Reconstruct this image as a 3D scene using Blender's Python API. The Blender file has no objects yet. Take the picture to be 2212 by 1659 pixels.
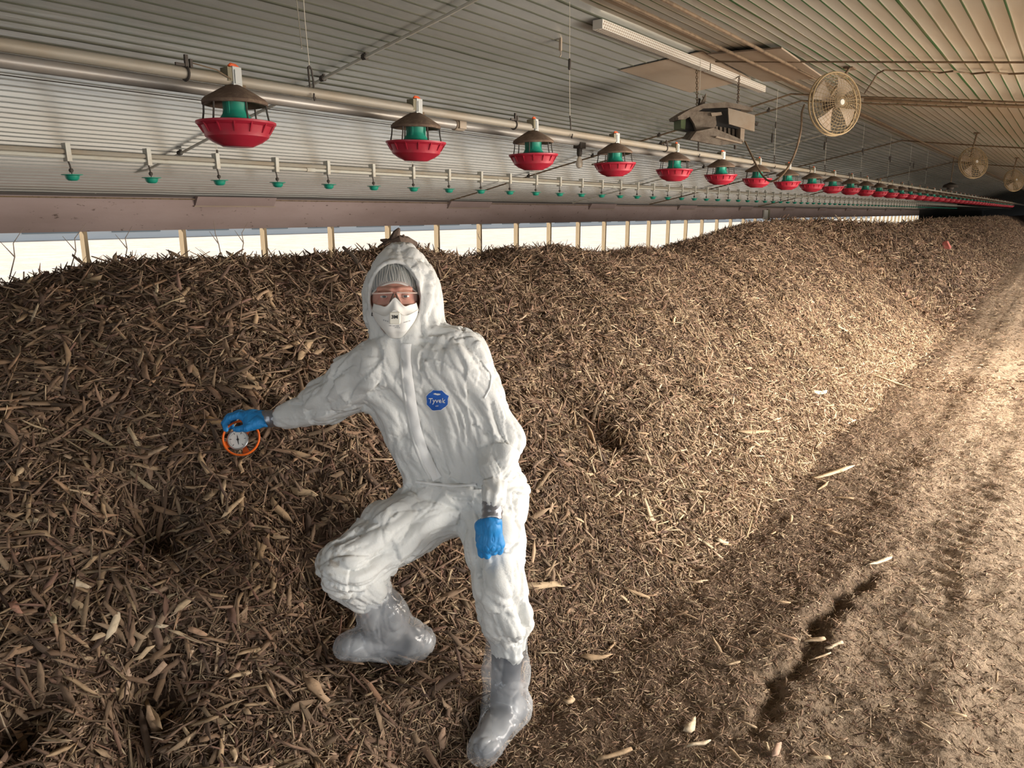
import bpy, math, random
import numpy as np
from mathutils import Vector, Matrix
from mathutils.bvhtree import BVHTree

random.seed(7)
RNG = np.random.default_rng(11)
SC = bpy.context.scene
COL = SC.collection

# ------------------------------------------------------------------ camera
FPX, CX, CY = 1620.0, 1106.0, 829.5
EYE = 1.65
PITCH = math.atan((CY - 459.0) / FPX)
YAW = math.atan2((2320.0 - CX) / FPX, math.cos(PITCH) + ((CY - 459.0) / FPX) * math.sin(PITCH))
FWH = np.array([math.cos(YAW), math.sin(YAW), 0.0])
RIGHT = np.array([math.sin(YAW), -math.cos(YAW), 0.0])
ZUP = np.array([0.0, 0.0, 1.0])
FWD = FWH * math.cos(PITCH) - ZUP * math.sin(PITCH)
UPC = FWH * math.sin(PITCH) + ZUP * math.cos(PITCH)
CAMP = np.array([0.0, 0.0, EYE])

cam_data = bpy.data.cameras.new('camera')
cam_data.sensor_width = 36.0
cam_data.lens = 36.0 * FPX / 2212.0
cam_data.clip_start = 0.05
cam_data.clip_end = 500.0
cam = bpy.data.objects.new('camera', cam_data)
COL.objects.link(cam)
M = Matrix(((RIGHT[0], UPC[0], -FWD[0]), (RIGHT[1], UPC[1], -FWD[1]), (RIGHT[2], UPC[2], -FWD[2]))).to_4x4()
M.translation = Vector(CAMP)
cam.matrix_world = M
SC.camera = cam

# ------------------------------------------------------------------ house dimensions
W = 9.14            # left side wall (Y)
WR = -2.82          # right side wall (Y)
RIDGE = 3.16
SLOPE = 0.221
SLOPE_R = 0.118     # the right half of the liner is flatter
EAVE = EYE + 0.209
RZ = EAVE + SLOPE * (W - RIDGE)
EAVE_R = RZ - SLOPE_R * (RIDGE - WR)
X0, X1 = -6.0, 112.0
OPEN_TOP = EYE - 0.215       # underside of the wall board
XDARK = 63.0                 # curtains are closed beyond this point

# ------------------------------------------------------------------ world, sun, daylight, exposure
SC.view_settings.view_transform = 'Standard'
SC.view_settings.look = 'None'
SC.view_settings.gamma = 1.0
SC.view_settings.use_curve_mapping = False
SC.view_settings.exposure = 0.0
world = bpy.data.worlds.new('sky')
SC.world = world
world.use_nodes = True
wn = world.node_tree
wn.nodes.clear()
wo = wn.nodes.new('ShaderNodeOutputWorld')
wb = wn.nodes.new('ShaderNodeBackground')
wb.inputs[0].default_value = (0.80, 0.90, 1.0, 1)
wb.inputs[1].default_value = 0.95
wn.links.new(wb.outputs[0], wo.inputs[0])


def lamp(name, kind, loc, direction, energy, color, size=None, size_y=None):
    d = bpy.data.lights.new(name, kind)
    d.energy = energy
    d.color = color
    if kind == 'AREA':
        d.shape = 'RECTANGLE'
        d.size = size
        d.size_y = size_y
    o = bpy.data.objects.new(name, d)
    COL.objects.link(o)
    o.location = loc
    o.rotation_euler = Vector(direction).to_track_quat('-Z', 'Y').to_euler()
    return o


sun = lamp('sun', 'SUN', (0, 30, 30), (0.45, -0.62, -0.66), 8.0, (1.0, 0.93, 0.82))
sun.data.angle = 0.02
# daylight coming in along the open right side wall, plus lamps added at an unseen side gap and behind the camera
for (xa, xb, pw, c) in ((-5.0, 3.0, 62, (1.0, 0.97, 0.93)), (2.6, 7.0, 330, (1.0, 0.94, 0.86)), (11.0, 24.0, 850, (1.0, 0.92, 0.82)), (24.0, 60.0, 1300, (1.0, 0.92, 0.82))):
    lamp('side_daylight', 'AREA', ((xa + xb) / 2, WR + 0.12, 1.22), (0, 1, -0.72), pw, c, xb - xa, 0.80).data.spread = math.radians(125)
lamp('added_side_key', 'AREA', (9.0, WR + 0.02, 1.15), (-0.25, 1, -0.55), 740, (1.0, 0.90, 0.78), 3.8, 1.75).data.spread = math.radians(130)  # added lamp for harder low light, at an unseen gap in the wall
lamp('added_end_fill', 'AREA', (X0 + 0.1, 0.3, 1.35), (1, 0.12, -0.25), 88, (0.85, 0.93, 1.0), 3.6, 2.3)  # added lamp for frontal fill on the person, out of view


# ------------------------------------------------------------------ pixel helpers (a pixel plus a distance gives a place)
def ray(x, y):
    return FWD + RIGHT * ((x - CX) / FPX) - UPC * ((y - CY) / FPX)


def at(x, y, d):
    return CAMP + ray(x, y) * d


def on_plane(x, y, n, k):
    """point of the pixel's ray on the plane n.P = k"""
    n = np.asarray(n, float)
    r = ray(x, y)
    return CAMP + r * ((k - n @ CAMP) / (n @ r))


def on_y(x, y, Y): return on_plane(x, y, (0, 1, 0), Y)
def on_x(x, y, X): return on_plane(x, y, (1, 0, 0), X)
def on_z(x, y, Z): return on_plane(x, y, (0, 0, 1), Z)
def ceil_l(x, y): return on_plane(x, y, (0, SLOPE, 1), EAVE + SLOPE * W)
def ceil_r(x, y): return on_plane(x, y, (0, -SLOPE_R, 1), RZ - SLOPE_R * RIDGE)
def ceil_z(Y): return RZ - (SLOPE if Y > RIDGE else SLOPE_R) * abs(Y - RIDGE)


# ------------------------------------------------------------------ noise
def _h(ix, iy, iz):
    n = (ix.astype(np.uint32) * np.uint32(374761393) + iy.astype(np.uint32) * np.uint32(668265263) + iz.astype(np.uint32) * np.uint32(2246822519))
    n = (n ^ (n >> np.uint32(13))) * np.uint32(1274126177)
    n = n ^ (n >> np.uint32(16))
    return (n & np.uint32(0xFFFFFF)).astype(np.float32) / np.float32(0xFFFFFF)


def vn(x, y, z=None):
    """smooth value noise 0..1"""
    x = np.asarray(x, np.float64); y = np.asarray(y, np.float64)
    z = np.zeros_like(x) if z is None else np.asarray(z, np.float64)
    ix = np.floor(x); iy = np.floor(y); iz = np.floor(z)
    fx, fy, fz = x - ix, y - iy, z - iz
    fx = fx * fx * (3 - 2 * fx); fy = fy * fy * (3 - 2 * fy); fz = fz * fz * (3 - 2 * fz)
    ix = ix.astype(np.int64) + 4096; iy = iy.astype(np.int64) + 4096; iz = iz.astype(np.int64) + 4096
    r = 0
    for a in (0, 1):
        for b in (0, 1):
            for c in (0, 1):
                w = (fx if a else 1 - fx) * (fy if b else 1 - fy) * (fz if c else 1 - fz)
                r = r + w * _h(ix + a, iy + b, iz + c)
    return r


def fbm(x, y, o=4, z=None):
    s, a = 0, 0.5
    for i in range(o):
        s = s + a * (vn(x * 2 ** i + 17 * i, y * 2 ** i + 5 * i, None if z is None else z * 2 ** i) - 0.5)
        a *= 0.5
    return s


# ------------------------------------------------------------------ materials
def mat(name, color=(0.5, 0.5, 0.5), rough=0.6, metal=0.0, spec=0.5, noise=None, bump=None, alpha=None, trans=0.0, attr=None, sheen=0.0, sss=0.0):
    """noise: list of (scale, (sx,sy,sz), colour, low, high, factor) mixed over the base colour; bump: list of (scale, (sx,sy,sz), strength, distance)"""
    m = bpy.data.materials.new(name)
    m.use_nodes = True
    t = m.node_tree
    b = t.nodes['Principled BSDF']
    L = t.links
    b.inputs['Roughness'].default_value = rough
    b.inputs['Metallic'].default_value = metal
    b.inputs['Specular IOR Level'].default_value = spec
    if trans:
        b.inputs['Transmission Weight'].default_value = trans
    if sss:
        b.inputs['Subsurface Weight'].default_value = sss
        b.inputs['Subsurface Radius'].default_value = (0.02, 0.008, 0.004)
        b.inputs['Subsurface Scale'].default_value = 0.3
    if alpha is not None:
        b.inputs['Alpha'].default_value = alpha
    tc = t.nodes.new('ShaderNodeTexCoord')

    def nz(scale, st, detail=5.0):
        mp = t.nodes.new('ShaderNodeMapping')
        mp.inputs['Scale'].default_value = st
        L.new(tc.outputs['Object'], mp.inputs['Vector'])
        n = t.nodes.new('ShaderNodeTexNoise')
        n.inputs['Scale'].default_value = scale
        n.inputs['Detail'].default_value = detail
        n.inputs['Roughness'].default_value = 0.6
        L.new(mp.outputs[0], n.inputs['Vector'])
        return n.outputs['Fac']
    if attr:
        a = t.nodes.new('ShaderNodeAttribute')
        a.attribute_name = attr
        cur = a.outputs['Color']
    else:
        rgb = t.nodes.new('ShaderNodeRGB')
        rgb.outputs[0].default_value = (*color, 1)
        cur = rgb.outputs[0]
    for (sc, st, c2, lo, hi, fac) in (noise or []):
        mr = t.nodes.new('ShaderNodeMapRange')
        mr.inputs[1].default_value = lo
        mr.inputs[2].default_value = hi
        mr.inputs[3].default_value = 0
        mr.inputs[4].default_value = fac
        L.new(nz(sc, st), mr.inputs[0])
        mx = t.nodes.new('ShaderNodeMixRGB')
        mx.inputs[2].default_value = (*c2, 1)
        L.new(mr.outputs[0], mx.inputs[0])
        L.new(cur, mx.inputs[1])
        cur = mx.outputs[0]
    L.new(cur, b.inputs['Base Color'])
    prev = None
    for (sc, st, s, dist) in (bump or []):
        bp = t.nodes.new('ShaderNodeBump')
        bp.inputs['Strength'].default_value = s
        bp.inputs['Distance'].default_value = dist
        L.new(nz(sc, st), bp.inputs['Height'])
        if prev is not None:
            L.new(prev, bp.inputs['Normal'])
        prev = bp.outputs[0]
    if prev is not None:
        L.new(prev, b.inputs['Normal'])
    return m


U = (1, 1, 1)
DUST = (0.30, 0.235, 0.165)
MT = dict(
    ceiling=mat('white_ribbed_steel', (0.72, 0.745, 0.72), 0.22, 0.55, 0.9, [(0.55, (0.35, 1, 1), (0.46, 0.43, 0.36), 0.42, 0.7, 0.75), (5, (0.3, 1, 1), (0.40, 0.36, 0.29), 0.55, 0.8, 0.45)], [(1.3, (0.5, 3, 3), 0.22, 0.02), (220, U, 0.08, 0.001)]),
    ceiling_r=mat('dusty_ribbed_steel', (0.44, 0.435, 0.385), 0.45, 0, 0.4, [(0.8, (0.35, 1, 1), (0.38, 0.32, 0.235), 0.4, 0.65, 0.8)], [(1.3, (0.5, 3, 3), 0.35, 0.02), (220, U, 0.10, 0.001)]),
    grime=mat('rib_shade_grime', (0.065, 0.07, 0.05), 0.8, 0, 0.15, [(2, (0.5, 1, 1), (0.11, 0.105, 0.08), 0.4, 0.65, 0.8)]),  # rib-side shade and dirt together in one dark colour
    grime_r=mat('rib_algae', (0.025, 0.085, 0.022), 0.7, 0, 0.2, [(0.9, (0.6, 1, 1), (0.11, 0.09, 0.045), 0.46, 0.62, 1.0)]),
    board=mat('mauve_board', (0.29, 0.222, 0.208), 0.75, 0, 0.3, [(1.2, (0.5, 1, 2), (0.225, 0.165, 0.15), 0.4, 0.65, 0.8), (16, (0.6, 1, 1.6), (0.07, 0.045, 0.035), 0.64, 0.70, 0.8)], [(40, U, 0.2, 0.004)]),
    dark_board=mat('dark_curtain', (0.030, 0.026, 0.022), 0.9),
    eave_trim=mat('dark_trim', (0.05, 0.04, 0.035), 0.8),  # dark brown trim along the wall top
    post=mat('weathered_stud', (0.42, 0.32, 0.20), 0.8, 0, 0.3, [(9, (1, 1, 0.2), (0.26, 0.19, 0.12), 0.4, 0.7, 0.7)], [(30, (1, 1, 0.15), 0.3, 0.003)]),
    outside=mat('dry_ground', (0.46, 0.405, 0.35), 0.95, 0, 0.1, [(1.5, U, (0.52, 0.475, 0.43), 0.45, 0.6, 0.9), (9, U, (0.30, 0.215, 0.155), 0.58, 0.70, 0.7)]),
    house_wall=mat('white_siding', (0.80, 0.81, 0.82), 0.6),
    house_roof=mat('grey_roof', (0.36, 0.42, 0.45), 0.5),
    house_win=mat('dark_window', (0.20, 0.25, 0.28), 0.3),
    floor=mat('packed_dirt', rough=0.95, spec=0.12, attr='col', noise=[(30, U, (0.11, 0.075, 0.050), 0.5, 0.68, 0.7), (90, U, (0.42, 0.325, 0.235), 0.60, 0.72, 0.6), (170, U, (0.09, 0.06, 0.04), 0.55, 0.7, 0.6)], bump=[(45, U, 0.8, 0.025), (160, U, 0.8, 0.008)]),
    compost=mat('dark_compost', (0.060, 0.038, 0.026), 0.95, 0, 0.15, [(7, U, (0.115, 0.075, 0.048), 0.42, 0.65, 0.9), (60, U, (0.16, 0.105, 0.065), 0.55, 0.7, 0.6)], [(50, U, 0.9, 0.03), (140, U, 0.7, 0.008)]),
    chips=mat('wood_chip', attr='col', rough=0.82, spec=0.25, noise=[(60, (1, 1, 1), (0.10, 0.065, 0.042), 0.52, 0.75, 0.55)], bump=[(150, U, 0.35, 0.003)]),
    steel=mat('galvanised_pipe', (0.27, 0.245, 0.20), 0.58, 0.12, 0.4, [(6, (0.4, 1, 1), (0.24, 0.19, 0.13), 0.42, 0.68, 0.8)], [(60, (0.2, 1, 1), 0.1, 0.002)]),
    steel_dark=mat('dull_pipe', (0.27, 0.255, 0.235), 0.42, 0.25, 0.5, [(6, (0.4, 1, 1), (0.22, 0.18, 0.14), 0.42, 0.68, 0.8)]),
    pvc=mat('cream_pipe', (0.43, 0.415, 0.36), 0.5, 0, 0.4, [(7, (0.4, 1, 1), (0.34, 0.28, 0.20), 0.5, 0.7, 0.7)]),
    iron=mat('dusty_iron', (0.055, 0.045, 0.037), 0.7, 0.2, 0.4),
    rust=mat('dusty_cable', (0.17, 0.12, 0.075), 0.85, 0, 0.3, [(15, U, (0.08, 0.055, 0.035), 0.45, 0.65, 0.8)]),
    red=mat('red_plastic', (0.36, 0.016, 0.036), 0.42, 0, 0.45, [(14, U, (0.30, 0.035, 0.045), 0.5, 0.72, 0.7)]),
    green=mat('green_plastic', (0.012, 0.225, 0.150), 0.45, 0, 0.45, [(16, U, (0.05, 0.13, 0.085), 0.5, 0.7, 0.7)]),
    hood=mat('dusty_brown_hood', (0.125, 0.085, 0.062), 0.9, 0, 0.2, [(22, U, (0.20, 0.145, 0.10), 0.48, 0.66, 0.8)], [(90, U, 0.5, 0.004)]),
    block=mat('grey_plastic', (0.40, 0.41, 0.39), 0.55),
    olive=mat('olive_bracket', (0.16, 0.14, 0.085), 0.7),
    orange_clip=mat('orange_clip', (0.62, 0.10, 0.025), 0.5),
    tan=mat('dusty_tan_metal', (0.32, 0.265, 0.205), 0.75, 0, 0.3, [(9, U, (0.27, 0.20, 0.14), 0.45, 0.7, 0.8)]),
    dusty=mat('grey_brown_dust', (0.21, 0.175, 0.14), 0.95, 0, 0.1, [(12, U, (0.11, 0.085, 0.065), 0.42, 0.66, 0.8)], [(70, U, 0.6, 0.006)]),
    black=mat('dark_void', (0.025, 0.022, 0.02), 0.85),
    cage=mat('dusty_cage_wire', (0.30, 0.225, 0.13), 0.85, 0.1, 0.2),
    dirty_green=mat('dirty_green', (0.10, 0.13, 0.06), 0.8),
    ply=mat('brown_panel', (0.27, 0.215, 0.16), 0.8, 0, 0.3, [(3, (0.4, 1, 1), (0.22, 0.16, 0.11), 0.42, 0.7, 0.8)]),
    white=mat('white_enamel', (0.50, 0.48, 0.43), 0.5),
    bulb=mat('frosted_bulb', (0.62, 0.55, 0.45), 0.25, 0, 0.5),
    cord=mat('pale_cord', (0.50, 0.46, 0.38), 0.9),
    pink=mat('pink_scrap', (0.75, 0.25, 0.22), 0.6),
    root=mat('dark_driftwood', (0.085, 0.060, 0.048), 0.9, 0, 0.2, [(20, U, (0.16, 0.12, 0.095), 0.45, 0.7, 0.7)], [(60, (1, 1, 0.3), 0.6, 0.006)]),
    twig=mat('grey_twig', (0.20, 0.155, 0.12), 0.9),
)


# ------------------------------------------------------------------ mesh builder and tagging
def tag(o, label=None, cat=None, group=None, kind=None):
    if label: o['label'] = label
    if cat: o['category'] = cat
    if group: o['group'] = group
    if kind: o['kind'] = kind
    return o


def empty(name, loc, rz=0.0):
    o = bpy.data.objects.new(name, None)
    COL.objects.link(o)
    o.location = tuple(loc)
    o.rotation_euler = (0, 0, rz)
    o.empty_display_size = 0.05
    return o


def link_mesh(name, me, mats, parent=None, loc=None, smooth=True, angle=38):
    for m in (mats if isinstance(mats, (list, tuple)) else [mats]):
        me.materials.append(MT[m] if isinstance(m, str) else m)
    if smooth:
        me.polygons.foreach_set('use_smooth', np.ones(len(me.polygons), bool))
        if angle:
            me.set_sharp_from_angle(angle=math.radians(angle))
    o = bpy.data.objects.new(name, me)
    COL.objects.link(o)
    if parent: o.parent = parent
    if loc is not None: o.location = tuple(loc)
    return o


def root_loc(o):
    while o.parent: o = o.parent
    return np.array(o.location)


class MB:
    def __init__(s):
        s.v, s.f, s.m = [], [], []

    def add(s, v, f, m=0):
        k = len(s.v)
        s.v.extend([tuple(map(float, p)) for p in v])
        s.f.extend([tuple(int(i) + k for i in q) for q in f])
        s.m.extend([m] * len(f))
        return s

    def box(s, c, size, rot=None, m=0):
        c = np.asarray(c, float); h = np.asarray(size, float) / 2
        R = np.eye(3) if rot is None else np.asarray(rot, float)
        v = [c + R @ (np.array(q) * h) for q in ((-1, -1, -1), (1, -1, -1), (1, 1, -1), (-1, 1, -1), (-1, -1, 1), (1, -1, 1), (1, 1, 1), (-1, 1, 1))]
        return s.add(v, [(0, 3, 2, 1), (4, 5, 6, 7), (0, 1, 5, 4), (1, 2, 6, 5), (2, 3, 7, 6), (3, 0, 4, 7)], m)

    def hexa(s, lo, hi, m=0):
        """two quads of four corners each, joined into a solid"""
        return s.add(list(lo) + list(hi), [(0, 3, 2, 1), (4, 5, 6, 7), (0, 1, 5, 4), (1, 2, 6, 5), (2, 3, 7, 6), (3, 0, 4, 7)], m)

    def tube(s, pts, r, n=8, m=0, cap=True, closed=False):
        P = np.asarray(pts, float)
        k = len(P)
        rr = np.full(k, r) if np.isscalar(r) else np.asarray(r, float)
        if closed: T = np.roll(P, -1, 0) - np.roll(P, 1, 0)
        else: T = np.gradient(P, axis=0)
        T /= np.linalg.norm(T, axis=1)[:, None] + 1e-12
        a = np.array([0, 0, 1.0]) if abs(T[0][2]) < 0.9 else np.array([1.0, 0, 0])
        N = np.cross(T[0], a); N /= np.linalg.norm(N)
        v = []
        for i in range(k):
            N = N - T[i] * (N @ T[i]); N /= np.linalg.norm(N) + 1e-12
            B = np.cross(T[i], N)
            for j in range(n):
                t = 2 * math.pi * j / n
                v.append(P[i] + rr[i] * (math.cos(t) * N + math.sin(t) * B))
        f = []
        for i in range(k if closed else k - 1):
            i2 = (i + 1) % k
            for j in range(n):
                j2 = (j + 1) % n
                f.append((i * n + j, i * n + j2, i2 * n + j2, i2 * n + j))
        if cap and not closed:
            f.append(tuple(range(n))[::-1]); f.append(tuple((k - 1) * n + j for j in range(n)))
        return s.add(v, f, m)

    def lathe(s, prof, n=24, c=(0, 0, 0), axis=(0, 0, 1), m=0, wob=None):
        """profile of (radius, height) turned around an axis; a radius of 0 closes the end"""
        A = np.asarray(axis, float); A /= np.linalg.norm(A)
        a = np.array([1.0, 0, 0]) if abs(A[0]) < 0.9 else np.array([0, 1.0, 0])
        N = np.cross(A, a); N /= np.linalg.norm(N); B = np.cross(A, N)
        c = np.asarray(c, float); v = []; rows = []
        for (r, h) in prof:
            if r <= 1e-6:
                rows.append([len(v)]); v.append(c + A * h)
            else:
                rows.append(list(range(len(v), len(v) + n)))
                for j in range(n):
                    t = 2 * math.pi * j / n
                    q = r * (1 + (wob(j, r, h) if wob else 0))
                    v.append(c + A * h + q * (math.cos(t) * N + math.sin(t) * B))
        f = []
        for p, q in zip(rows, rows[1:]):
            for j in range(n):
                j2 = (j + 1) % n
                if len(p) == 1 and len(q) == 1: continue
                if len(p) == 1: f.append((p[0], q[j2], q[j]))
                elif len(q) == 1: f.append((p[j], p[j2], q[0]))
                else: f.append((p[j], p[j2], q[j2], q[j]))
        return s.add(v, f, m)

    def grid(s, V, m=0, flip=False):
        V = np.asarray(V, float); a, b = V.shape[:2]
        f = [(i * b + j, i * b + j + 1, (i + 1) * b + j + 1, (i + 1) * b + j) for i in range(a - 1) for j in range(b - 1)]
        if flip: f = [q[::-1] for q in f]
        return s.add(V.reshape(-1, 3), f, m)

    def build(s, name, mats, parent=None, loc=None, world=False, smooth=True, angle=38):
        v = np.array(s.v)
        if world:
            v = v - (root_loc(parent) if parent else np.asarray(loc if loc is not None else (0, 0, 0), float))
        me = bpy.data.meshes.new(name)
        me.from_pydata(v.tolist(), [], s.f)
        me.polygons.foreach_set('material_index', np.array(s.m, np.int32))
        me.update()
        return link_mesh(name, me, mats, parent, loc if not parent else None, smooth, angle)


def fast_mesh(name, V, F, col=None, mi=None):
    """V (n,3), F (m,4) quads"""
    me = bpy.data.meshes.new(name)
    V = np.ascontiguousarray(V, np.float32); F = np.ascontiguousarray(F, np.int32)
    k = F.shape[1]
    me.vertices.add(len(V)); me.vertices.foreach_set('co', V.ravel())
    me.loops.add(F.size); me.loops.foreach_set('vertex_index', F.ravel())
    me.polygons.add(len(F)); me.polygons.foreach_set('loop_start', np.arange(0, F.size, k, dtype=np.int32))
    if mi is not None: me.polygons.foreach_set('material_index', np.ascontiguousarray(mi, np.int32))
    me.update(calc_edges=True)
    if col is not None:
        a = me.color_attributes.new('col', 'FLOAT_COLOR', 'POINT')
        c = np.ones((len(V), 4), np.float32); c[:, :3] = col
        a.data.foreach_set('color', c.ravel())
    return me


def copy_tree(o, parent=None):
    c = o.copy()
    COL.objects.link(c)
    if parent: c.parent = parent
    for ch in list(o.children):
        copy_tree(ch, c)
    return c


ONES = 'first second third fourth fifth sixth seventh eighth ninth tenth eleventh twelfth thirteenth fourteenth fifteenth sixteenth seventeenth eighteenth nineteenth twentieth'.split()


def ordinal(i):
    if i < 20: return ONES[i]
    t = ['twenty', 'thirty', 'forty', 'fifty', 'sixty', 'seventy', 'eighty', 'ninety']
    tt = ['twentieth', 'thirtieth', 'fortieth', 'fiftieth', 'sixtieth', 'seventieth', 'eightieth', 'ninetieth']
    n = i + 1
    return tt[n // 10 - 2] if n % 10 == 0 else t[n // 10 - 2] + '-' + ONES[n % 10 - 1]


# ================================================================== THE SETTING
# ---- ceiling: ribbed sheets running along the house, two slopes meeting at the ridge
def ceiling_half(name, ya, yb, mats):
    ys, zs, mi = [], [], []
    p, side = 0.112, (1 if yb > ya else -1)
    y = ya
    L = abs(yb - ya)
    n = int(L / p)
    for k in range(n + 1):
        b = k * p
        w = 0.0 if k % 9 else 0.010
        GM = 1; RD_ = 0.006 if side > 0 else 0.002
        GM = 0 if (side > 0 and y + b > 5.3) else 1
        for (dy, dz, mm) in ((0.0, 0, 0), (0.084 - w, 0, GM), (0.0885 - w, -RD_, GM), (0.093, -RD_, GM), (0.0975, 0, 0)):
            if b + dy <= L:
                ys.append(ya + side * (b + dy)); zs.append(dz); mi.append(mm)
    ys.append(yb); zs.append(0); mi.append(0)
    ys = np.array(ys); zs = np.array(zs)
    xs = np.concatenate([np.arange(X0, 30, 0.305), np.arange(30, X1 + 1, 1.22)])
    XX, YY = np.meshgrid(xs, ys, indexing='ij')
    ph = (XX / 1.22) % 1.0
    dip = 0.0045 * np.minimum(np.abs(ph - 0.5) * 2, 1) ** 3 * np.where(XX < 30, 1, 0)
    ZZ = RZ - (SLOPE if side > 0 else SLOPE_R) * np.abs(YY - RIDGE) + zs[None, :] + dip + 0.006 * (vn(XX * 0.6, YY * 0.9) - 0.5)
    a, b = XX.shape
    I = np.arange(a * b).reshape(a, b)
    F = np.stack([I[:-1, :-1], I[:-1, 1:], I[1:, 1:], I[1:, :-1]], -1).reshape(-1, 4)
    if side < 0: F = F[:, ::-1]
    m = np.broadcast_to(np.array(mi[:-1])[None, :], (a - 1, b - 1)).reshape(-1)
    me = fast_mesh(name, np.stack([XX, YY, ZZ], -1).reshape(-1, 3), F, mi=m)
    o = link_mesh(name, me, mats, angle=25)
    return tag(o, kind='structure')


ceiling_half('ceiling', RIDGE, W, ['ceiling', 'grime'])
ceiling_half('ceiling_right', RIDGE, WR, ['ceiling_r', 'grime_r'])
# roof above the liner keeps the sun out
rf = MB()
rf.add([(X0 - 1, W + 0.5, EAVE + 0.16), (X1, W + 0.5, EAVE + 0.16), (X1, RIDGE, RZ + 0.5), (X0 - 1, RIDGE, RZ + 0.5), (X0 - 1, WR - 0.5, EAVE_R + 0.16), (X1, WR - 0.5, EAVE_R + 0.16)], [(0, 1, 2, 3), (3, 2, 5, 4)])
tag(rf.build('trim_1', 'house_roof', smooth=False), kind='structure')
# ridge flashing: brownish strip along the ridge
rc = MB()
rc.box(((X0 + X1) / 2, RIDGE - 0.28, ceil_z(RIDGE - 0.28) - 0.014), (X1 - X0, 0.05, 0.022))
tag(rc.build('trim_2', 'ply', smooth=False), kind='structure')


# ---- left wall: board band above the openings, curtain closed far away
def wall(name, Y, side, mat_, xa, xb, za, zb, th=0.04):
    m = MB(); m.box(((xa + xb) / 2, Y + side * th / 2, (za + zb) / 2), (xb - xa, th, zb - za))
    return tag(m.build(name, mat_, smooth=False), kind='structure')


wall('wall_left', W, 1, 'board', X0, XDARK, OPEN_TOP, EAVE + 0.10)
wall('wall_left_lower', W, 1, 'board', X0, XDARK, -0.4, 0.22, 0.12)
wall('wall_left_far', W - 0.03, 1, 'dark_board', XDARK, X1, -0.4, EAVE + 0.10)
wall('wall_right', WR, -1, 'board', X0, 7.0, OPEN_TOP + 0.20, EAVE_R + 0.10)
wall('wall_right_far', WR, -1, 'board', 11.0, X1, OPEN_TOP + 0.20, EAVE_R + 0.10)
wall('wall_right_head', WR, -1, 'board', 7.0, 11.0, 2.05, EAVE_R + 0.10)  # head over the wall gap made for the added side lamp
wall('wall_right_lower', WR, -1, 'board', X0, 7.0, -0.4, 0.78, 0.12)
wall('wall_right_lower_far', WR, -1, 'board', 11.0, X1, -0.4, 0.78, 0.12)
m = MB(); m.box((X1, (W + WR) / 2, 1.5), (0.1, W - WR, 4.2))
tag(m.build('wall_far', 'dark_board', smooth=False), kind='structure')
m = MB()
m.box((X0, (W + 2.3) / 2, 1.5), (0.1, W - 2.3, 4.2)); m.box((X0, (WR - 1.7) / 2, 1.5), (0.1, -1.7 - WR, 4.2)); m.box((X0, 0.3, 3.2), (0.1, 4.0, 1.2))
tag(m.build('wall_near', 'board', smooth=False), kind='structure')
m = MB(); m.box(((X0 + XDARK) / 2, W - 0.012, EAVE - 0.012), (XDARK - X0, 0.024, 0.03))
tag(m.build('trim_3', 'eave_trim', smooth=False), kind='structure')
m = MB(); m.tube([(X0, W - 0.03, EAVE - 0.045), (XDARK, W - 0.03, EAVE - 0.045)], 0.009, 6)
tag(m.build('conduit', 'rust'), 'thin dark conduit running along the top edge of the mauve wall board', 'conduit')

# studs between the openings
PX0, PDX = 0.45988 * W, 0.13339 * W
npost = int((XDARK - PX0) / PDX)
mp = MB(); mp.box((0, 0.0, 0), (0.042, 0.10, OPEN_TOP + 0.10)); stud_me = None
for k in range(-4, npost + 1):
    x = PX0 + k * PDX
    if stud_me is None:
        o = mp.build('wall_stud', 'post', smooth=False); stud_me = o.data
    else:
        o = bpy.data.objects.new('wall_stud', stud_me); COL.objects.link(o)
    o.location = (x, W + 0.055, (OPEN_TOP + 0.10) / 2)
    o.rotation_euler = (0, 0, 0.02 * math.sin(k * 3.1))
    lab = 'bare timber stud in the left wall openings, %s standing from the near end' % ordinal(k + 4) if k < 24 else 'far timber stud among the narrow bright slots near the end of the left wall'
    tag(o, lab, 'stud', 'timber studs of the left wall' if k < 24 else 'far timber studs of the left wall', kind='structure')
for k in range(0, 20):
    if 6.9 < X0 + 1 + k * 2.44 < 11.1: continue
    o = bpy.data.objects.new('wall_stud', stud_me); COL.objects.link(o)
    o.location = (X0 + 1 + k * 2.44, WR - 0.06, 0.70)
    tag(o, 'timber stud in the right wall openings beside the aisle', 'stud', 'timber studs of the right wall', kind='structure')

# air inlet boxes along the top of the left wall
inl = None
xs_in = [(on_y(415, 420, W)[0] + on_y(590, 420, W)[0]) / 2, (on_y(967, 435, W)[0] + on_y(1054, 435, W)[0]) / 2, (on_y(1267, 440, W)[0] + on_y(1329, 440, W)[0]) / 2]
stp = (xs_in[2] - xs_in[0]) / 2
for k in range(0, 11):
    x = xs_in[k] if k < 3 else xs_in[2] + stp * (k - 2)
    lab = 'mauve air inlet flap on the left wall board, %s from near end' % ordinal(k)
    if inl is None:
        inl = empty('air_inlet', (x, W, EAVE))
        b = MB(); b.hexa([(-0.60, -0.02, -0.125), (0.60, -0.02, -0.125), (0.60, 0.0, -0.125), (-0.60, 0.0, -0.125)], [(-0.60, -0.10, -0.012), (0.60, -0.10, -0.012), (0.60, 0.0, -0.012), (-0.60, 0.0, -0.012)])
        b.build('flap', 'board', inl, smooth=False)
        b = MB(); b.box((0, -0.022, -0.13), (1.24, 0.03, 0.014)); b.build('lip', 'ply', inl, smooth=False)
        o = inl
    else:
        o = copy_tree(inl); o.location = (x, W, EAVE)
    tag(o, lab, 'air inlet', 'air inlets of the left wall')
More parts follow.
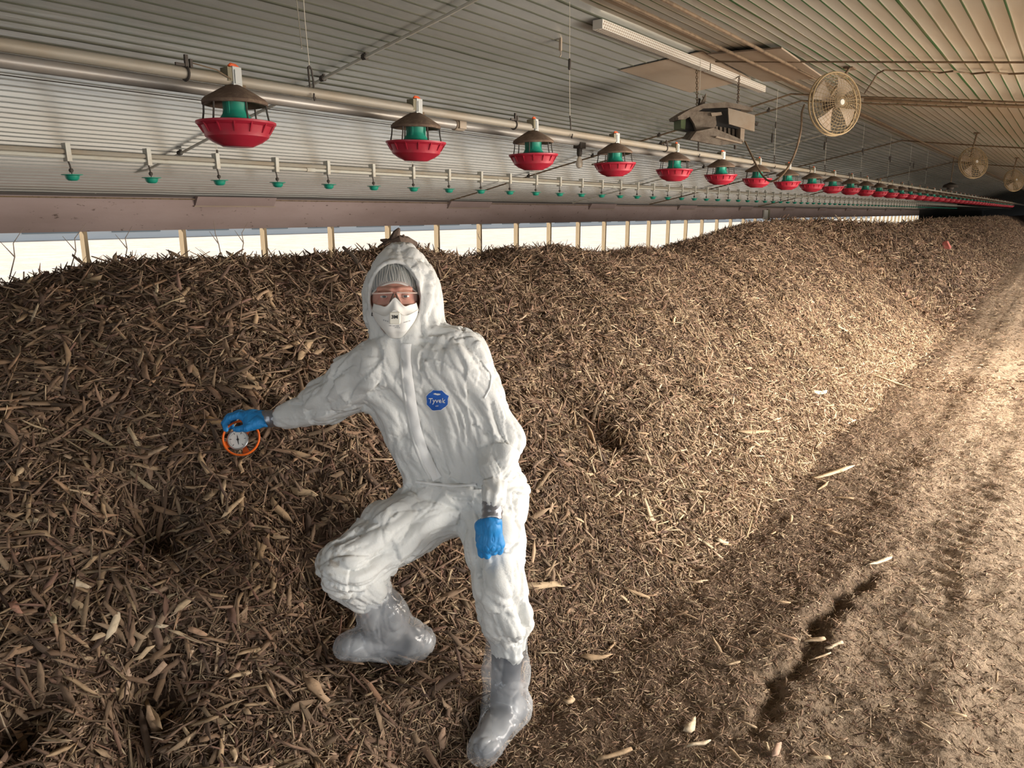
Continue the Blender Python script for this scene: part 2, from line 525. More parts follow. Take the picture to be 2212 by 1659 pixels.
# pale box high on the wall board
q = on_y(1655, 464, W - 0.02)
b = MB(); b.box(q - np.array([0.15, 0.02, 0]), (0.42, 0.05, 0.34)); b.box(q + np.array([0.18, -0.01, 0.0]), (0.22, 0.07, 0.40), m=1)
tag(b.build('junction_box', ['white', 'olive'], smooth=False, world=True, loc=q), 'pale box beside a dark bracket on the far wall board above the tall heap', 'box')

# ---- outside: dry ground, the neighbouring long white house
og = MB()
og.add([(X0 - 60, W + 0.1, 0.55), (X1 + 160, W + 0.1, 0.55), (X1 + 160, W + 3, 0.35), (X0 - 60, W + 3, 0.35), (X1 + 160, 300, 0.25), (X0 - 60, 300, 0.25)], [(0, 1, 2, 3), (3, 2, 4, 5)])
tag(og.build('ground_outside', 'outside', smooth=False), kind='structure')
og = MB(); og.add([(X0 - 60, WR - 0.1, 0.3), (X1 + 60, WR - 0.1, 0.3), (X1 + 60, WR - 80, 0.3), (X0 - 60, WR - 80, 0.3)], [(0, 1, 2, 3)])
tag(og.build('ground_outside_right', 'outside', smooth=False), kind='structure')
og = MB(); og.add([(X0, WR - 1, 0.0), (X0, W + 1, 0.0), (X0 - 60, W + 1, 0.0), (X0 - 60, WR - 1, 0.0)], [(0, 1, 2, 3)])
tag(og.build('ground_outside_near', 'outside', smooth=False), kind='structure')
nh = empty('poultry_house', (90, 40.0, 0.25))
b = MB(); b.box((0, 5, 0.55), (230, 10, 1.1)); b.build('wall', 'house_wall', nh, smooth=False)
b = MB(); b.hexa([(-116, -0.7, 1.1), (116, -0.7, 1.1), (116, 10.7, 1.1), (-116, 10.7, 1.1)], [(-116, -0.7, 1.22), (116, 5, 3.2), (116, 5.01, 3.2), (-116, 10.7, 1.22)])
b = MB(); b.add([(-116, -0.7, 1.08), (116, -0.7, 1.08), (116, 5, 2.9), (-116, 5, 2.9), (116, 10.7, 1.08), (-116, 10.7, 1.08), (-116, -0.7, 0.98), (116, -0.7, 0.98)], [(0, 1, 2, 3), (3, 2, 4, 5), (6, 7, 1, 0)])
b.build('roof', 'house_roof', nh, smooth=False)
b = MB(); b.box((0, 0, 0), (2.6, 0.08, 0.42)); w0 = b.build('window', 'house_win', nh, smooth=False)
for k in range(28):
    w_ = w0 if k == 0 else w0.copy()
    if k: COL.objects.link(w_); w_.parent = nh
    w_.location = (-90 + k * 4.2, -0.02, 0.62)
tag(nh, 'long low white house with grey roof beyond the dry ground outside', 'building')
# dry stalks on the crest against the light outside
for k, (px, py, hpx, lean) in enumerate(((480, 552, 40, -0.2), (268, 560, 34, 0.5), (520, 545, 36, 0.5), (150, 575, 40, 0.7), (1040, 520, 22, -0.3), (20, 590, 40, 0.6))):
    p0 = on_y(px, py + 14, 3.75); s_ = 3.75 / 1620 * 1.5
    hh = hpx * s_ * 1.4
    b = MB()
    pts = [p0, p0 + np.array([lean * hh * 0.30, 0, hh * 0.5]), p0 + np.array([lean * hh * 0.38, 0.02, hh * 0.8]), p0 + np.array([lean * hh * 0.75, 0, hh * 1.15])]
    b.tube(pts, [0.003, 0.0025, 0.002, 0.001], 5)
    b.tube([pts[1], pts[1] + np.array([-0.05, 0, 0.07])], [0.003, 0.001], 5)
    where = ['beside the second bright opening', 'left of the second stud', 'right of the second bright opening', 'in the leftmost bright opening', 'beside the small heap right of the hood', 'at the left edge of the view'][k]
    tag(b.build('dry_stalk', 'twig', world=True, loc=p0), 'dry weed stalk on the compost crest ' + where, 'stalk', 'dry stalks on the crest')


# ================================================================== FLOOR AND COMPOST
Yc = 3.6
SIL = [(0, 603), (60, 590), (110, 578), (190, 560), (220, 555), (300, 550), (400, 547), (470, 550), (560, 547), (640, 542), (720, 537), (800, 530), (850, 522), (900, 530), (960, 538), (1000, 550), (1040, 537), (1090, 525), (1115, 527), (1145, 539), (1175, 523), (1200, 520), (1230, 532), (1280, 535), (1330, 536), (1350, 528), (1380, 526), (1425, 537), (1470, 518), (1530, 503), (1580, 487), (1620, 475), (1680, 472), (1740, 476), (1800, 473), (1850, 481), (1880, 479), (1905, 481), (1925, 484), (1960, 479), (1990, 474), (2050, 471), (2120, 468), (2212, 464)]
_c = np.array([on_y(a, b, Yc) for a, b in SIL])
CRX, CRZ = _c[:, 0], _c[:, 2] - 0.055
FOOT = at(838, 1412, 2.50)           # where the rear boot stands on the pile


def crest(X):
    z = np.interp(X, CRX, CRZ)
    return np.where(X < CRX[0], np.maximum(CRZ[0] - 0.25 * (CRX[0] - X), 0.7), z)


def toe(X):
    return 1.22 + 0.10 * (vn(X * 0.9, X * 0 + 3.1) - 0.5) + 0.05 * (vn(X * 3.1, X * 0 + 9.1) - 0.5) + 0.25 * np.clip((X - 8) / 30, 0, 1) - 0.30 * np.clip((1.9 - X) / 2.0, 0, 1)


def pile_z(X, Y, detail=True):
    X = np.asarray(X, float); Y = np.asarray(Y, float)
    yt = toe(X); H = crest(X)
    t = (Y - yt) / (Yc - yt)
    tc = np.clip(t, 0, 1)
    g = 0.60 * np.sin(tc * math.pi / 2) + 0.40 * (3 * tc ** 2 - 2 * tc ** 3)
    near = np.clip((2.3 - X) / 1.6, 0, 1)
    g = g * (1 - near) + near * (0.55 * tc ** 1.15 + 0.45 * np.sin(tc * math.pi / 2) ** 2)
    z = H * g
    z = np.where(t < 0, (Y - yt) * 0.5, z)
    back = Y - Yc
    z = np.where(back > 0, H - 0.42 * back * back / (back + 0.12), z)
    z = np.where(back > 0, np.maximum(z, 0.28), z)
    if detail:
        body = np.clip(t * 4, 0, 1) * np.clip((1.0 - np.abs(t - 0.5) * 1.7), 0.12, 1)
        z = z + body * (0.30 * fbm(X * 0.8, Y * 0.8, 3) + 0.22 * fbm(X * 2.6 + 9, Y * 2.2, 4))
        # run-off furrows down the face
        z = z - body * 0.05 * np.clip(vn(X * 2.2 + 0.8 * Y, Y * 0.35) - 0.55, 0, 1) / 0.45 * np.clip((X - 3) / 2, 0, 1)
        # hollows where material was dug away
        for (hx, hy, hr, hd) in HOLES:
            z = z - 1.5 * hd * np.exp(-((X - hx) ** 2 + (Y - hy) ** 2) / hr ** 2)
        # flat tread where the rear boot stands
        w = np.exp(-(((X - FOOT[0]) ** 2 + (Y - FOOT[1]) ** 2) / 0.24 ** 2) ** 2)
        z = z * (1 - w) + (FOOT[2] - 0.05) * w
    return z


HOLES = []
GRV = np.array([[on_z(a, b, 0.0)[0], on_z(a, b, 0.0)[1], c] for a, b, c in ((1580, 1640, 0), (1630, 1555, .45), (1690, 1465, .9), (1745, 1385, .75), (1800, 1310, .8), (1850, 1258, 1.0), (1880, 1222, 0))])
GRV = GRV[np.argsort(GRV[:, 0])]
def floor_z(X, Y):
    z = 0.05 * fbm(X * 1.3, Y * 1.3, 4) + 0.035 * fbm(X * 9, Y * 9, 3) + 0.020 * fbm(X * 28, Y * 28, 2)
    # tyre ruts with a cleated tread along the aisle
    for (yc_, w_, d_) in ((0.80, 0.15, 0.030), (0.30, 0.15, 0.03), (-0.75, 0.16, 0.03)):
        yy = yc_ + 0.05 * np.sin(X * 0.5)
        band = np.exp(-((Y - yy) / w_) ** 4)
        cle = np.clip(np.sin((X + 0.55 * np.abs(Y - yy)) * 2 * math.pi / 0.115) * 2, -1, 1)
        z = z - band * (d_ * 0.5) + band * 0.010 * cle * np.clip((X - 2.8) / 0.8, 0, 1) * np.clip((7 - X) / 2, 0, 1) * vn(X * 3, Y * 3)
    # deep groove pressed in the dirt
    yg = np.interp(X, GRV[:, 0], GRV[:, 1]) + 0.05 * (vn(X * 9, X * 0 + 2) - 0.5) + 0.05 * (vn(X * 26, Y * 20) - 0.5)
    m_ = np.interp(X, GRV[:, 0], GRV[:, 2], left=0, right=0)
    z = z - 0.105 * m_ * np.exp(-((Y - yg) / 0.040) ** 2) * (0.6 + 0.5 * vn(X * 5, Y * 4)) * 0.75
    return z


def ray_ground(px, py, zf, d0=1.2, d1=60.0):
    """where a pixel's ray meets the height field"""
    d = np.geomspace(d0, d1, 4000)
    P = CAMP[None] + ray(px, py)[None] * d[:, None]
    k = np.argmax(P[:, 2] < zf(P[:, 0], P[:, 1]))
    return P[k]


def ground(X, Y):
    return np.maximum(pile_z(X, Y), np.where(np.asarray(Y) < 2.2, floor_z(X, Y), -9))


_dug = [(320, 1080, 0.13, 0.13), (300, 1440, 0.12, 0.13), (260, 1630, 0.10, 0.10), (690, 1120, 0.12, 0.10), (680, 1200, 0.14, 0.10), (640, 1330, 0.12, 0.06), (1245, 860, 0.17, 0.08), (1290, 915, 0.15, 0.07), (1195, 810, 0.17, 0.06), (1420, 770, 0.25, 0.06), (1700, 900, 0.14, 0.06), (1560, 760, 0.2, 0.05), (1800, 700, 0.25, 0.06), (880, 1620, 0.10, 0.05), (20, 1545, 0.10, 0.08)]
_tmp = []
for (px, py, r_, dd) in _dug:
    p = ray_ground(px, py, pile_z)
    _tmp.append((p[0], p[1], r_, dd))
HOLES[:] = _tmp


def height_mesh(name, xs, ys, zf, mats, kind, label=None, cat=None):
    XX, YY = np.meshgrid(xs, ys, indexing='ij')
    ZZ = zf(XX, YY)
    a, b = XX.shape
    I = np.arange(a * b).reshape(a, b)
    F = np.stack([I[:-1, :-1], I[1:, :-1], I[1:, 1:], I[:-1, 1:]], -1).reshape(-1, 4)
    return np.stack([XX, YY, ZZ], -1).reshape(-1, 3), F


xs = np.concatenate([np.arange(-1.5, 6, 0.022), np.arange(6, 14, 0.06), np.arange(14, 40, 0.25), np.arange(40, X1, 1.0)])
ys = np.concatenate([np.arange(-0.3, 1.75, 0.018), np.arange(1.75, 2.4, 0.1)])
V, F = height_mesh('floor', xs, ys, floor_z, None, None)
xs2 = np.concatenate([np.arange(X0, X1, 1.0)]); ys2 = np.linspace(WR - 0.05, -0.25, 12)
V2, F2 = height_mesh('f', xs2, ys2, lambda X, Y: floor_z(X, Y) * 0.3, None, None)
xs3 = np.arange(X0, -1.3, 0.5); ys3 = np.linspace(-0.3, W, 16)
V3, F3 = height_mesh('f', xs3, ys3, lambda X, Y: floor_z(X, Y) * 0.3, None, None)
F = np.concatenate([F, F2 + len(V), F3 + len(V) + len(V2)]); V = np.concatenate([V, V2, V3])
# dark compost fines lie beside the pile, trodden dirt further out, paler far along to brighten the aisle
mixw = np.clip((toe(V[:, 0]) - 0.18 - V[:, 1] + 0.7 * fbm(V[:, 0] * 1.5, V[:, 1] * 1.5, 4)) / 0.75 - 0.10 + np.clip((V[:, 0] - 3.0) / 9.0, 0, 0.5), 0, 1)[:, None]
FC = np.array([(0.150, 0.100, 0.066)]) * (1 - mixw) + np.array([(0.345, 0.258, 0.180)]) * mixw
FC = FC * (0.86 + 0.28 * vn(V[:, 0] * 4, V[:, 1] * 9))[:, None]
tag(link_mesh('floor', fast_mesh('floor', V, F, FC), ['floor'], angle=None), kind='structure')


# ---- chips: each a tapered, slightly bent splinter
def splinters(P, Nrm, L, Wd, Th, yaw, pitch, roll, bend, col):
    n = len(P)
    # tangent frame
    up = Nrm / np.linalg.norm(Nrm, axis=1)[:, None]
    ref = np.tile(np.array([1.0, 0, 0]), (n, 1))
    tx = ref - up * (ref * up).sum(1)[:, None]; tx /= np.linalg.norm(tx, axis=1)[:, None]
    ty = np.cross(up, tx)
    d = tx * np.cos(yaw)[:, None] + ty * np.sin(yaw)[:, None]
    d = d * np.cos(pitch)[:, None] + up * np.sin(pitch)[:, None]
    s = np.cross(up, d); s /= np.linalg.norm(s, axis=1)[:, None] + 1e-9
    u = np.cross(d, s)
    s, u = s * np.cos(roll)[:, None] + u * np.sin(roll)[:, None], -s * np.sin(roll)[:, None] + u * np.cos(roll)[:, None]
    st = np.array([-0.5, -0.2, 0.22, 0.5]); ws = np.array([0.72, 1.0, 0.92, 0.42])
    V = np.empty((n, 16, 3), np.float32)
    jit = RNG.uniform(0.6, 1.2, (n, 4)); jit[:, 0] *= RNG.choice([0.35, 0.8, 1.2], n); jit[:, 3] *= RNG.choice([0.3, 0.9, 1.9], n)
    skew = RNG.normal(0, 0.08, (n, 4))
    for i in range(4):
        w = ws[i] * jit[:, i] * Wd * 0.5; h = Th * 0.5 * (0.5 + 0.5 * ws[i])
        c = P + s * (skew[:, i] * Wd * 2.0)[:, None] + d * (st[i] * L)[:, None] + u * (bend * L * (st[i] ** 2 - 0.1))[:, None] + s * (bend * 0.7 * L * (st[i] ** 2))[:, None]
        for j, (a, b) in enumerate(((-1, -1), (1, -1), (1, 1), (-1, 1))):
            V[:, i * 4 + j] = c + s * (a * w)[:, None] + u * (b * h)[:, None] + d * (a * skew[:, 3 - i] * L * (0.9 if i in (0, 3) else 0.2))[:, None]
    f = [(3, 2, 1, 0), (12, 13, 14, 15)]
    for i in range(3):
        for j in range(4):
            j2 = (j + 1) % 4
            f.append((i * 4 + j, i * 4 + j2, i * 4 + 4 + j2, i * 4 + 4 + j))
    f = np.array(f, np.int32)
    F = (f[None] + (np.arange(n, dtype=np.int32) * 16)[:, None, None]).reshape(-1, 4)
    C = np.repeat(col, 16, 0)
    return V.reshape(-1, 3), F, C


def normals(zf, X, Y, e=0.05):
    gx = (zf(X + e, Y) - zf(X - e, Y)) / (2 * e); gy = (zf(X, Y + e) - zf(X, Y - e)) / (2 * e)
    return np.stack([-gx, -gy, np.ones_like(gx)], -1)


PAL = np.array([1, 0.985, 0.985]) * np.array([0.88, 0.84, 0.88, 0.88, 0.95, 1.0, 0.88, 0.86])[:, None] * np.array([(0.165, 0.110, 0.073), (0.110, 0.073, 0.052), (0.225, 0.152, 0.098), (0.30, 0.21, 0.135), (0.39, 0.285, 0.185), (0.50, 0.385, 0.255), (0.19, 0.115, 0.080), (0.32, 0.205, 0.130)])


def chip_colors(n, w):
    w = np.array(w, float); w /= w.sum()
    c = PAL[RNG.choice(len(PAL), n, p=w)]
    return c * RNG.uniform(0.8, 1.2, (n, 1)) * RNG.uniform(0.95, 1.05, (n, 3))


def scatter(n, xa, xb, ya_f, yb):
    X = RNG.uniform(xa, xb, n); ya = ya_f(X)
    Y = ya + (yb - ya) * RNG.uniform(0, 1, n)
    return X, Y


def in_view(X, Y, Z, mx=420, my=420):
    P = np.stack([X, Y, Z - EYE], -1); d = P @ FWD
    px = CX + FPX * (P @ RIGHT) / np.maximum(d, 1e-3); py = CY - FPX * (P @ UPC) / np.maximum(d, 1e-3)
    return (d > 0.3) & (px > -mx) & (px < 2212 + mx) & (py > -my) & (py < 1659 + my)


chipV, chipF, chipC = [], [], []
def emit(X, Y, zf, L, Wd, Th, pitch_s, lift, weights, yaw_bias=None, dark_up=True):
    Z = zf(X, Y)
    ok = in_view(X, Y, Z)
    X, Y, Z, L, Wd, Th = X[ok], Y[ok], Z[ok], L[ok], Wd[ok], Th[ok]
    n = len(X)
    N = normals(zf, X, Y)
    yaw = RNG.uniform(0, 2 * math.pi, n)
    pitch = RNG.normal(0, pitch_s, n)
    P = np.stack([X, Y, Z + lift * L + np.abs(np.sin(pitch)) * L * 0.28], -1)
    v, f, c = splinters(P, N, L, Wd, Th, yaw, pitch, RNG.normal(0, 0.5, n), RNG.normal(0, 0.12, n), chip_colors(n, weights))
    k = sum(len(q) for q in chipV)
    chipV.append(v); chipF.append(f + k); chipC.append(c)


def lens(n, a, b, p=1.6):
    return a + (b - a) * RNG.uniform(0, 1, n) ** p


# coarse chips, darkened as part of the light gradient, on the near face left of the person
n = 78000
X, Y = scatter(n, -0.6, 4.2, lambda X: toe(X) + 0.15, 4.1)
keep = RNG.uniform(0, 1, n) < np.clip(0.35 + (Y - toe(X)) * 0.5 - 0.25 * np.clip(X - 2.2, 0, 2), 0.12, 1)
X, Y = X[keep], Y[keep]; n = len(X)
emit(X, Y, pile_z, lens(n, 0.02, 0.17, 3.0), lens(n, 0.003, 0.024, 2.6), lens(n, 0.002, 0.007), 0.30, 0.02, (6, 5, 7, 4.5, 1.6, 0.45, 4, 2.5))
# fine shredded splinters everywhere on the near and middle face
n = 120000
X = -0.4 + 9.4 * RNG.uniform(0, 1, n) ** 1.35
Y = toe(X) - 0.06 + (4.0 - toe(X)) * RNG.uniform(0, 1, n) ** 1.25
# paler shreds along the pile foot; light falling there is partly put into the colours
pale = (RNG.uniform(0, 1, n) < np.clip((X - 1.8) / 2.5, 0, 1) * np.clip(1.35 - (Y - toe(X)) / 1.6, 0, 1))
for s_, wts in ((~pale, (4, 3, 6, 6, 4, 1.6, 2, 3)), (pale, (0.8, 0.4, 2, 5, 8, 6, 0.6, 3))):
    k_ = int(s_.sum())
    emit(X[s_], Y[s_], pile_z, lens(k_, 0.018, 0.085, 1.7), lens(k_, 0.0018, 0.0065, 1.7), lens(k_, 0.0015, 0.004), 0.30, 0.03, wts)
# middle distance
n = 42000
X = 3.0 + 11 * RNG.uniform(0, 1, n) ** 1.2
Y = toe(X) - 0.05 + (4.0 - toe(X)) * RNG.uniform(0, 1, n) ** 1.1
pale = (RNG.uniform(0, 1, n) < np.clip(1.25 - (Y - toe(X)) / 1.5, 0, 1))  # paler towards the foot, light gradient carried in the chip colours
for s_, wts in ((~pale, (5, 4, 6, 5, 3, 1.0, 3, 3)), (pale, (1, 0.5, 2, 5, 8, 5, 0.8, 3))):
    k_ = int(s_.sum())
    emit(X[s_], Y[s_], pile_z, lens(k_, 0.04, 0.15, 1.6), lens(k_, 0.004, 0.013, 1.6), lens(k_, 0.003, 0.006), 0.30, 0.02, wts)
# far
n = 26000
X = 12 + 45 * RNG.uniform(0, 1, n) ** 1.7
Y = toe(X) - 0.05 + (4.0 - toe(X)) * RNG.uniform(0, 1, n)
emit(X, Y, pile_z, lens(n, 0.08, 0.26, 1.5), lens(n, 0.010, 0.03, 1.5), lens(n, 0.006, 0.012), 0.35, 0.02, (5, 4, 6, 5, 3, 1.0, 3, 3))
# shaggy fringe along the crest
n = 7000
X = 1.0 + 11 * RNG.uniform(0, 1, n) ** 1.3
Y = Yc + RNG.normal(0, 0.16, n)
emit(X, Y, pile_z, lens(n, 0.03, 0.10, 1.8), lens(n, 0.003, 0.009, 1.6), lens(n, 0.002, 0.005), 0.55, 0.03, (6, 6, 4, 2, 0.6, 0.1, 4, 1))
V = np.concatenate(chipV); F = np.concatenate(chipF); C = np.concatenate(chipC)
xs = np.concatenate([np.arange(-1.4, 5, 0.026), np.arange(5, 13, 0.07), np.arange(13, 40, 0.25), np.arange(40, X1, 1.0)])
ys = np.concatenate([np.arange(0.7, 4.6, 0.030), np.arange(4.6, W + 0.05, 0.25)])
BV, BF = height_mesh('pile', xs, ys, pile_z, None, None)
mi = np.concatenate([np.zeros(len(BF), np.int32), np.ones(len(F), np.int32)])
me = fast_mesh('compost_pile', np.concatenate([BV, V]), np.concatenate([BF, F + len(BV)]), np.concatenate([np.full((len(BV), 3), 0.1), C]), mi)
o = link_mesh('compost_pile', me, ['compost', 'chips'], smooth=False)
tag(o, 'long windrow of dark brown shredded wood compost filling the left of the barn', 'compost pile', kind='stuff')

# loose shavings trodden into the dirt of the aisle
chipV.clear(); chipF.clear(); chipC.clear()
n = 90000
X = 0.5 + 8.5 * RNG.uniform(0, 1, n) ** 1.4
Y = -0.15 + 1.75 * RNG.uniform(0, 1, n) ** 0.62
emit(X, Y, ground, lens(n, 0.008, 0.050, 2.6), lens(n, 0.0015, 0.0055, 2.2), lens(n, 0.001, 0.003), 0.35, 0.04, (4, 2, 5, 6, 6, 4, 2, 3))
n = 9000
X = 8 + 25 * RNG.uniform(0, 1, n) ** 1.5
Y = -0.1 + 1.7 * RNG.uniform(0, 1, n) ** 0.6
emit(X, Y, ground, lens(n, 0.03, 0.10, 2.2), lens(n, 0.005, 0.014, 2.0), lens(n, 0.002, 0.005), 0.2, 0.01, (4, 2, 5, 6, 5, 3, 2, 3))
me = fast_mesh('wood_shavings', np.concatenate(chipV), np.concatenate(chipF), np.concatenate(chipC))
tag(link_mesh('wood_shavings', me, ['chips'], smooth=False), 'thin scatter of small wood shavings trodden into the brown dirt aisle', 'shavings', kind='stuff')


# ---- single larger pieces of wood
def make_chip(name, p, nrm, L, Wd, Th, yaw, pitch, bend, col, label, group=None, cat='wood chip'):
    p = np.asarray(p, float)
    v, f, c = splinters(np.zeros((1, 3)), np.asarray(nrm, float)[None], np.array([L]), np.array([Wd]), np.array([Th]), np.array([yaw]), np.array([pitch]), np.array([0.15]), np.array([bend]), np.asarray(col, float)[None])
    me = fast_mesh(name, v, f, c)
    o = link_mesh(name, me, ['chips'], smooth=False, loc=p)
    return tag(o, label, cat, group)


def placed_chip(px, py, px2, py2, width_px, col, label, name='wood_chip', th=0.008, group=None, cat='wood chip', bend=0.03):
    """a piece lying on the ground between two points of the photo"""
    a = ray_ground(px, py, ground); b = ray_ground(px2, py2, ground)
    if np.linalg.norm(b - a) > 0.6: b = a + (b - a) / np.linalg.norm(b - a) * 0.3
    mid = (a + b) / 2; d = b - a; L = np.linalg.norm(d)
    dep = (mid - CAMP) @ FWD
    N = normals(ground, mid[0:1], mid[1:2])[0]
    N = N / np.linalg.norm(N)
    tx = np.array([1.0, 0, 0]) - N * N[0]; tx /= np.linalg.norm(tx); ty = np.cross(N, tx)
    yaw = math.atan2(d @ ty, d @ tx)
    mid = mid + N * (th * 0.6 + 0.014)
    return make_chip(name, mid, N, L * 1.05, width_px * dep / FPX, th, yaw, 0.0, bend, col, label, group, cat)


PALE = (0.50, 0.37, 0.235); TAN = (0.36, 0.25, 0.15); BRN = (0.22, 0.14, 0.09); PINKISH = (0.42, 0.22, 0.15); CREAM = (0.62, 0.50, 0.35)
for a in (
    (1762, 1034, 1840, 1016, 13, PALE, 'long pale splinter lying by itself on the dirt aisle beside the tyre tread'),
    (1590, 938, 1664, 934, 10, TAN, 'straight tan stick lying level on the foot of the pile above the aisle splinter'),
    (1882, 810, 1960, 844, 9, PALE, 'pale pointed sliver at the far edge of the pile beside the aisle'),
    (1752, 848, 1784, 852, 10, CREAM, 'short cream block of wood on the sunlit foot of the pile'),
    (1130, 1268, 1222, 1275, 20, PALE, 'broad frayed pale slab of wood right of the front knee'),
    (1544, 1170, 1568, 1178, 13, CREAM, 'short chunky cream chip at the toe of the pile beside the dirt'),
    (1880, 1224, 1922, 1216, 9, CREAM, 'bright cream splinter on the dirt above the dark groove'),
    (1740, 1396, 1782, 1386, 10, PALE, 'split pale chip bridging the dark groove in the dirt'),
    (1786, 1410, 1820, 1396, 8, CREAM, 'narrow cream splinter at the right edge of the dark groove'),
    (1486, 1590, 1498, 1562, 18, CREAM, 'small broad cream flake standing out on the dirt near the bottom edge'),
    (1486, 1622, 1534, 1612, 8, CREAM, 'forked pale splinter on the dirt near the bottom edge'),
    (1290, 1650, 1362, 1628, 9, TAN, 'long tan splinter on the dirt at the bottom edge right of the front boot'),
    (1668, 1640, 1684, 1618, 13, (0.5, 0.33, 0.24), 'reddish white chip at the bottom edge right of the groove'),
    (1258, 1428, 1312, 1428, 13, TAN, 'flat tan chip with a squared end on the dirt right of the front boot'),
    (1225, 1530, 1238, 1516, 13, PALE, 'small square tan flake on the dirt right of the front boot'),
    (1240, 980, 1310, 945, 17, TAN, 'curved shell of bark on the pile right of the hanging glove'),
    (1345, 1278, 1398, 1296, 7, TAN, 'bent tan stick on the pile toe below the chunky cream chip'),
    (232, 1384, 256, 1322, 14, CREAM, 'bright cream upright sliver on the lower left of the pile'),
    (152, 1266, 188, 1276, 14, CREAM, 'bright whitish chip on the left of the pile'),
    (26, 1310, 48, 1336, 15, PINKISH, 'pinkish squared chip near the left edge of the pile'),
    (196, 1388, 226, 1376, 14, PALE, 'pale chip lying beside the bright cream upright sliver'),
    (342, 1352, 366, 1356, 12, CREAM, 'small cream chip right of the bright upright sliver'),
    (410, 1362, 448, 1374, 12, (0.44, 0.27, 0.17), 'orange tan chip with a broken end left of the rear boot'),
    (312, 1510, 350, 1598, 16, TAN, 'long brown stick pointing down the pile at the lower left'),
    (350, 1456, 396, 1424, 14, BRN, 'grey brown slat lying across the pile above the long brown stick'),
    (660, 1476, 700, 1526, 24, (0.40, 0.27, 0.17), 'broad wedge shaped tan chunk below the rear boot'),
    (540, 1240, 570, 1170, 13, TAN, 'tan stick leaning on the pile left of the knee'),
    (480, 1124, 520, 1080, 10, PALE, 'pale splinter slanting up the pile below the thermometer'),
    (600, 930, 470, 920, 0.1, TAN, ''),
    (0, 912, 60, 952, 14, BRN, 'dark brown slab at the left edge level with the glove'),
    (440, 910, 484, 922, 16, (0.36, 0.23, 0.12), 'flat tan chip whose tip touches the blue glove'),
    (640, 790, 672, 720, 17, TAN, 'tall tan chip standing on the pile face left of the shoulder'),
    (600, 762, 650, 744, 12, TAN, 'tan strip crossing the foot of the tall standing chip'),
    (620, 980, 690, 1000, 12, TAN, 'tan splinter right of the orange ring'),
    (115, 634, 152, 638, 10, (0.40, 0.24, 0.13), 'rounded orange brown chip near the top left of the pile'),
    (28, 668, 78, 682, 9, TAN, 'curved tan splinter at the top left edge of the pile'),
    (762, 640, 800, 646, 12, PALE, 'pale chip beside the hood at the left'),
    (1325, 640, 1350, 652, 9, TAN, 'tan flake on the dark pile face right of the hood'),
):
    if not a[6]: continue
    placed_chip(*a)

# about 240 further loose chips that show individually
cnt = 0
groups = {
    'left': ('wood_chip', 'loose brown wood chip among many on the pile face left of the person', 'loose chips left of the person'),
    'low': ('wood_chip', 'loose tan wood chip among many on the pile foot at the lower left', 'loose chips at the lower left'),
    'right': ('wood_chip', 'loose tan wood splinter among many on the pile face right of the person', 'loose splinters right of the person'),
    'dirt': ('wood_chip', 'small pale wood splinter among many lying on the dirt aisle', 'small splinters on the aisle'),
}
spots = [('left', 95, (0, 780, 610, 1000)), ('low', 85, (0, 660, 1000, 1650)), ('right', 50, (1160, 1900, 640, 1150)), ('dirt', 30, (1300, 2200, 1100, 1650))]
for key, num, (xa, xb, ya, yb) in spots:
    nm, lab, grp = groups[key]
    for k in range(num):
        px, py = random.uniform(xa, xb), random.uniform(ya, yb)
        if 680 < px < 1180 and py > 540: continue
        p = ray_ground(px, py, ground)
        dep = (p - CAMP) @ FWD
        N = normals(ground, p[0:1], p[1:2])[0]; N /= np.linalg.norm(N)
        lp = random.uniform(28, 62) if key in ('left', 'low') else random.uniform(18, 40)
        wp = random.uniform(7, 15) if key in ('left', 'low') else random.uniform(4, 8)
        colr = random.choice([TAN, BRN, TAN, PALE, (0.28, 0.18, 0.11)]) if key != 'left' else random.choice([TAN, BRN, BRN, (0.28, 0.18, 0.11), (0.32, 0.20, 0.12)])
        make_chip(nm, p + N * 0.016, N, lp * dep / FPX * 1.25, wp * dep / FPX, 0.006, random.uniform(0, 6.28), random.gauss(0, 0.15), random.gauss(0, 0.08), np.array(colr) * random.uniform(0.85, 1.15), lab, grp)
        cnt += 1

# driftwood root on the crest, long twig, pink scrap
p0 = on_y(862, 528, 3.55)
b = MB()
S = 4.7 / FPX
def off(dx, dy, dd=0.0): return p0 + RIGHT * dx * S + ZUP * (-dy) * S + FWH * dd
b.tube([off(-45, 14), off(-20, 4), off(0, 0), off(18, -2, .05), off(36, 2, .08)], [0.03, 0.05, 0.065, 0.045, 0.02], 8)
b.tube([off(-4, 2), off(-10, -14), off(-4, -26), off(2, -36)], [0.05, 0.035, 0.025, 0.008], 7)
b.tube([off(2, 0), off(14, -10), off(10, -22)], [0.035, 0.02, 0.006], 7)
b.tube([off(-16, 4), off(-30, -8), off(-42, -10)], [0.03, 0.018, 0.006], 7)
b.tube([off(-6, -8), off(-18, -20)], [0.02, 0.006], 6)
tag(b.build('driftwood_root', 'root', world=True, loc=p0), 'gnarled dark root sticking up from the compost crest behind the hood', 'root')
a_ = on_y(743, 553, 3.5); b_ = ray_ground(792, 606, pile_z)
b = MB(); b.tube([a_ + ZUP * 0.05, (a_ * .6 + b_ * .4) + ZUP * 0.06, (a_ * .25 + b_ * .75) + ZUP * 0.04, b_ + ZUP * 0.02], [0.010, 0.012, 0.014, 0.016], 7)
tag(b.build('branch', 'twig', world=True, loc=a_), 'long thin grey branch slanting down the dark crest left of the hood', 'branch')
p = ray_ground(2042, 538, pile_z)
b = MB(); b.hexa([p + np.array(q) for q in ((0, -.10, .0), (.06, .08, .0), (.10, .10, .05), (.02, -.12, .05))], [p + np.array(q) for q in ((.02, -.02, .16), (.06, .06, .14), (.08, .08, .16), (.03, -.02, .20))])
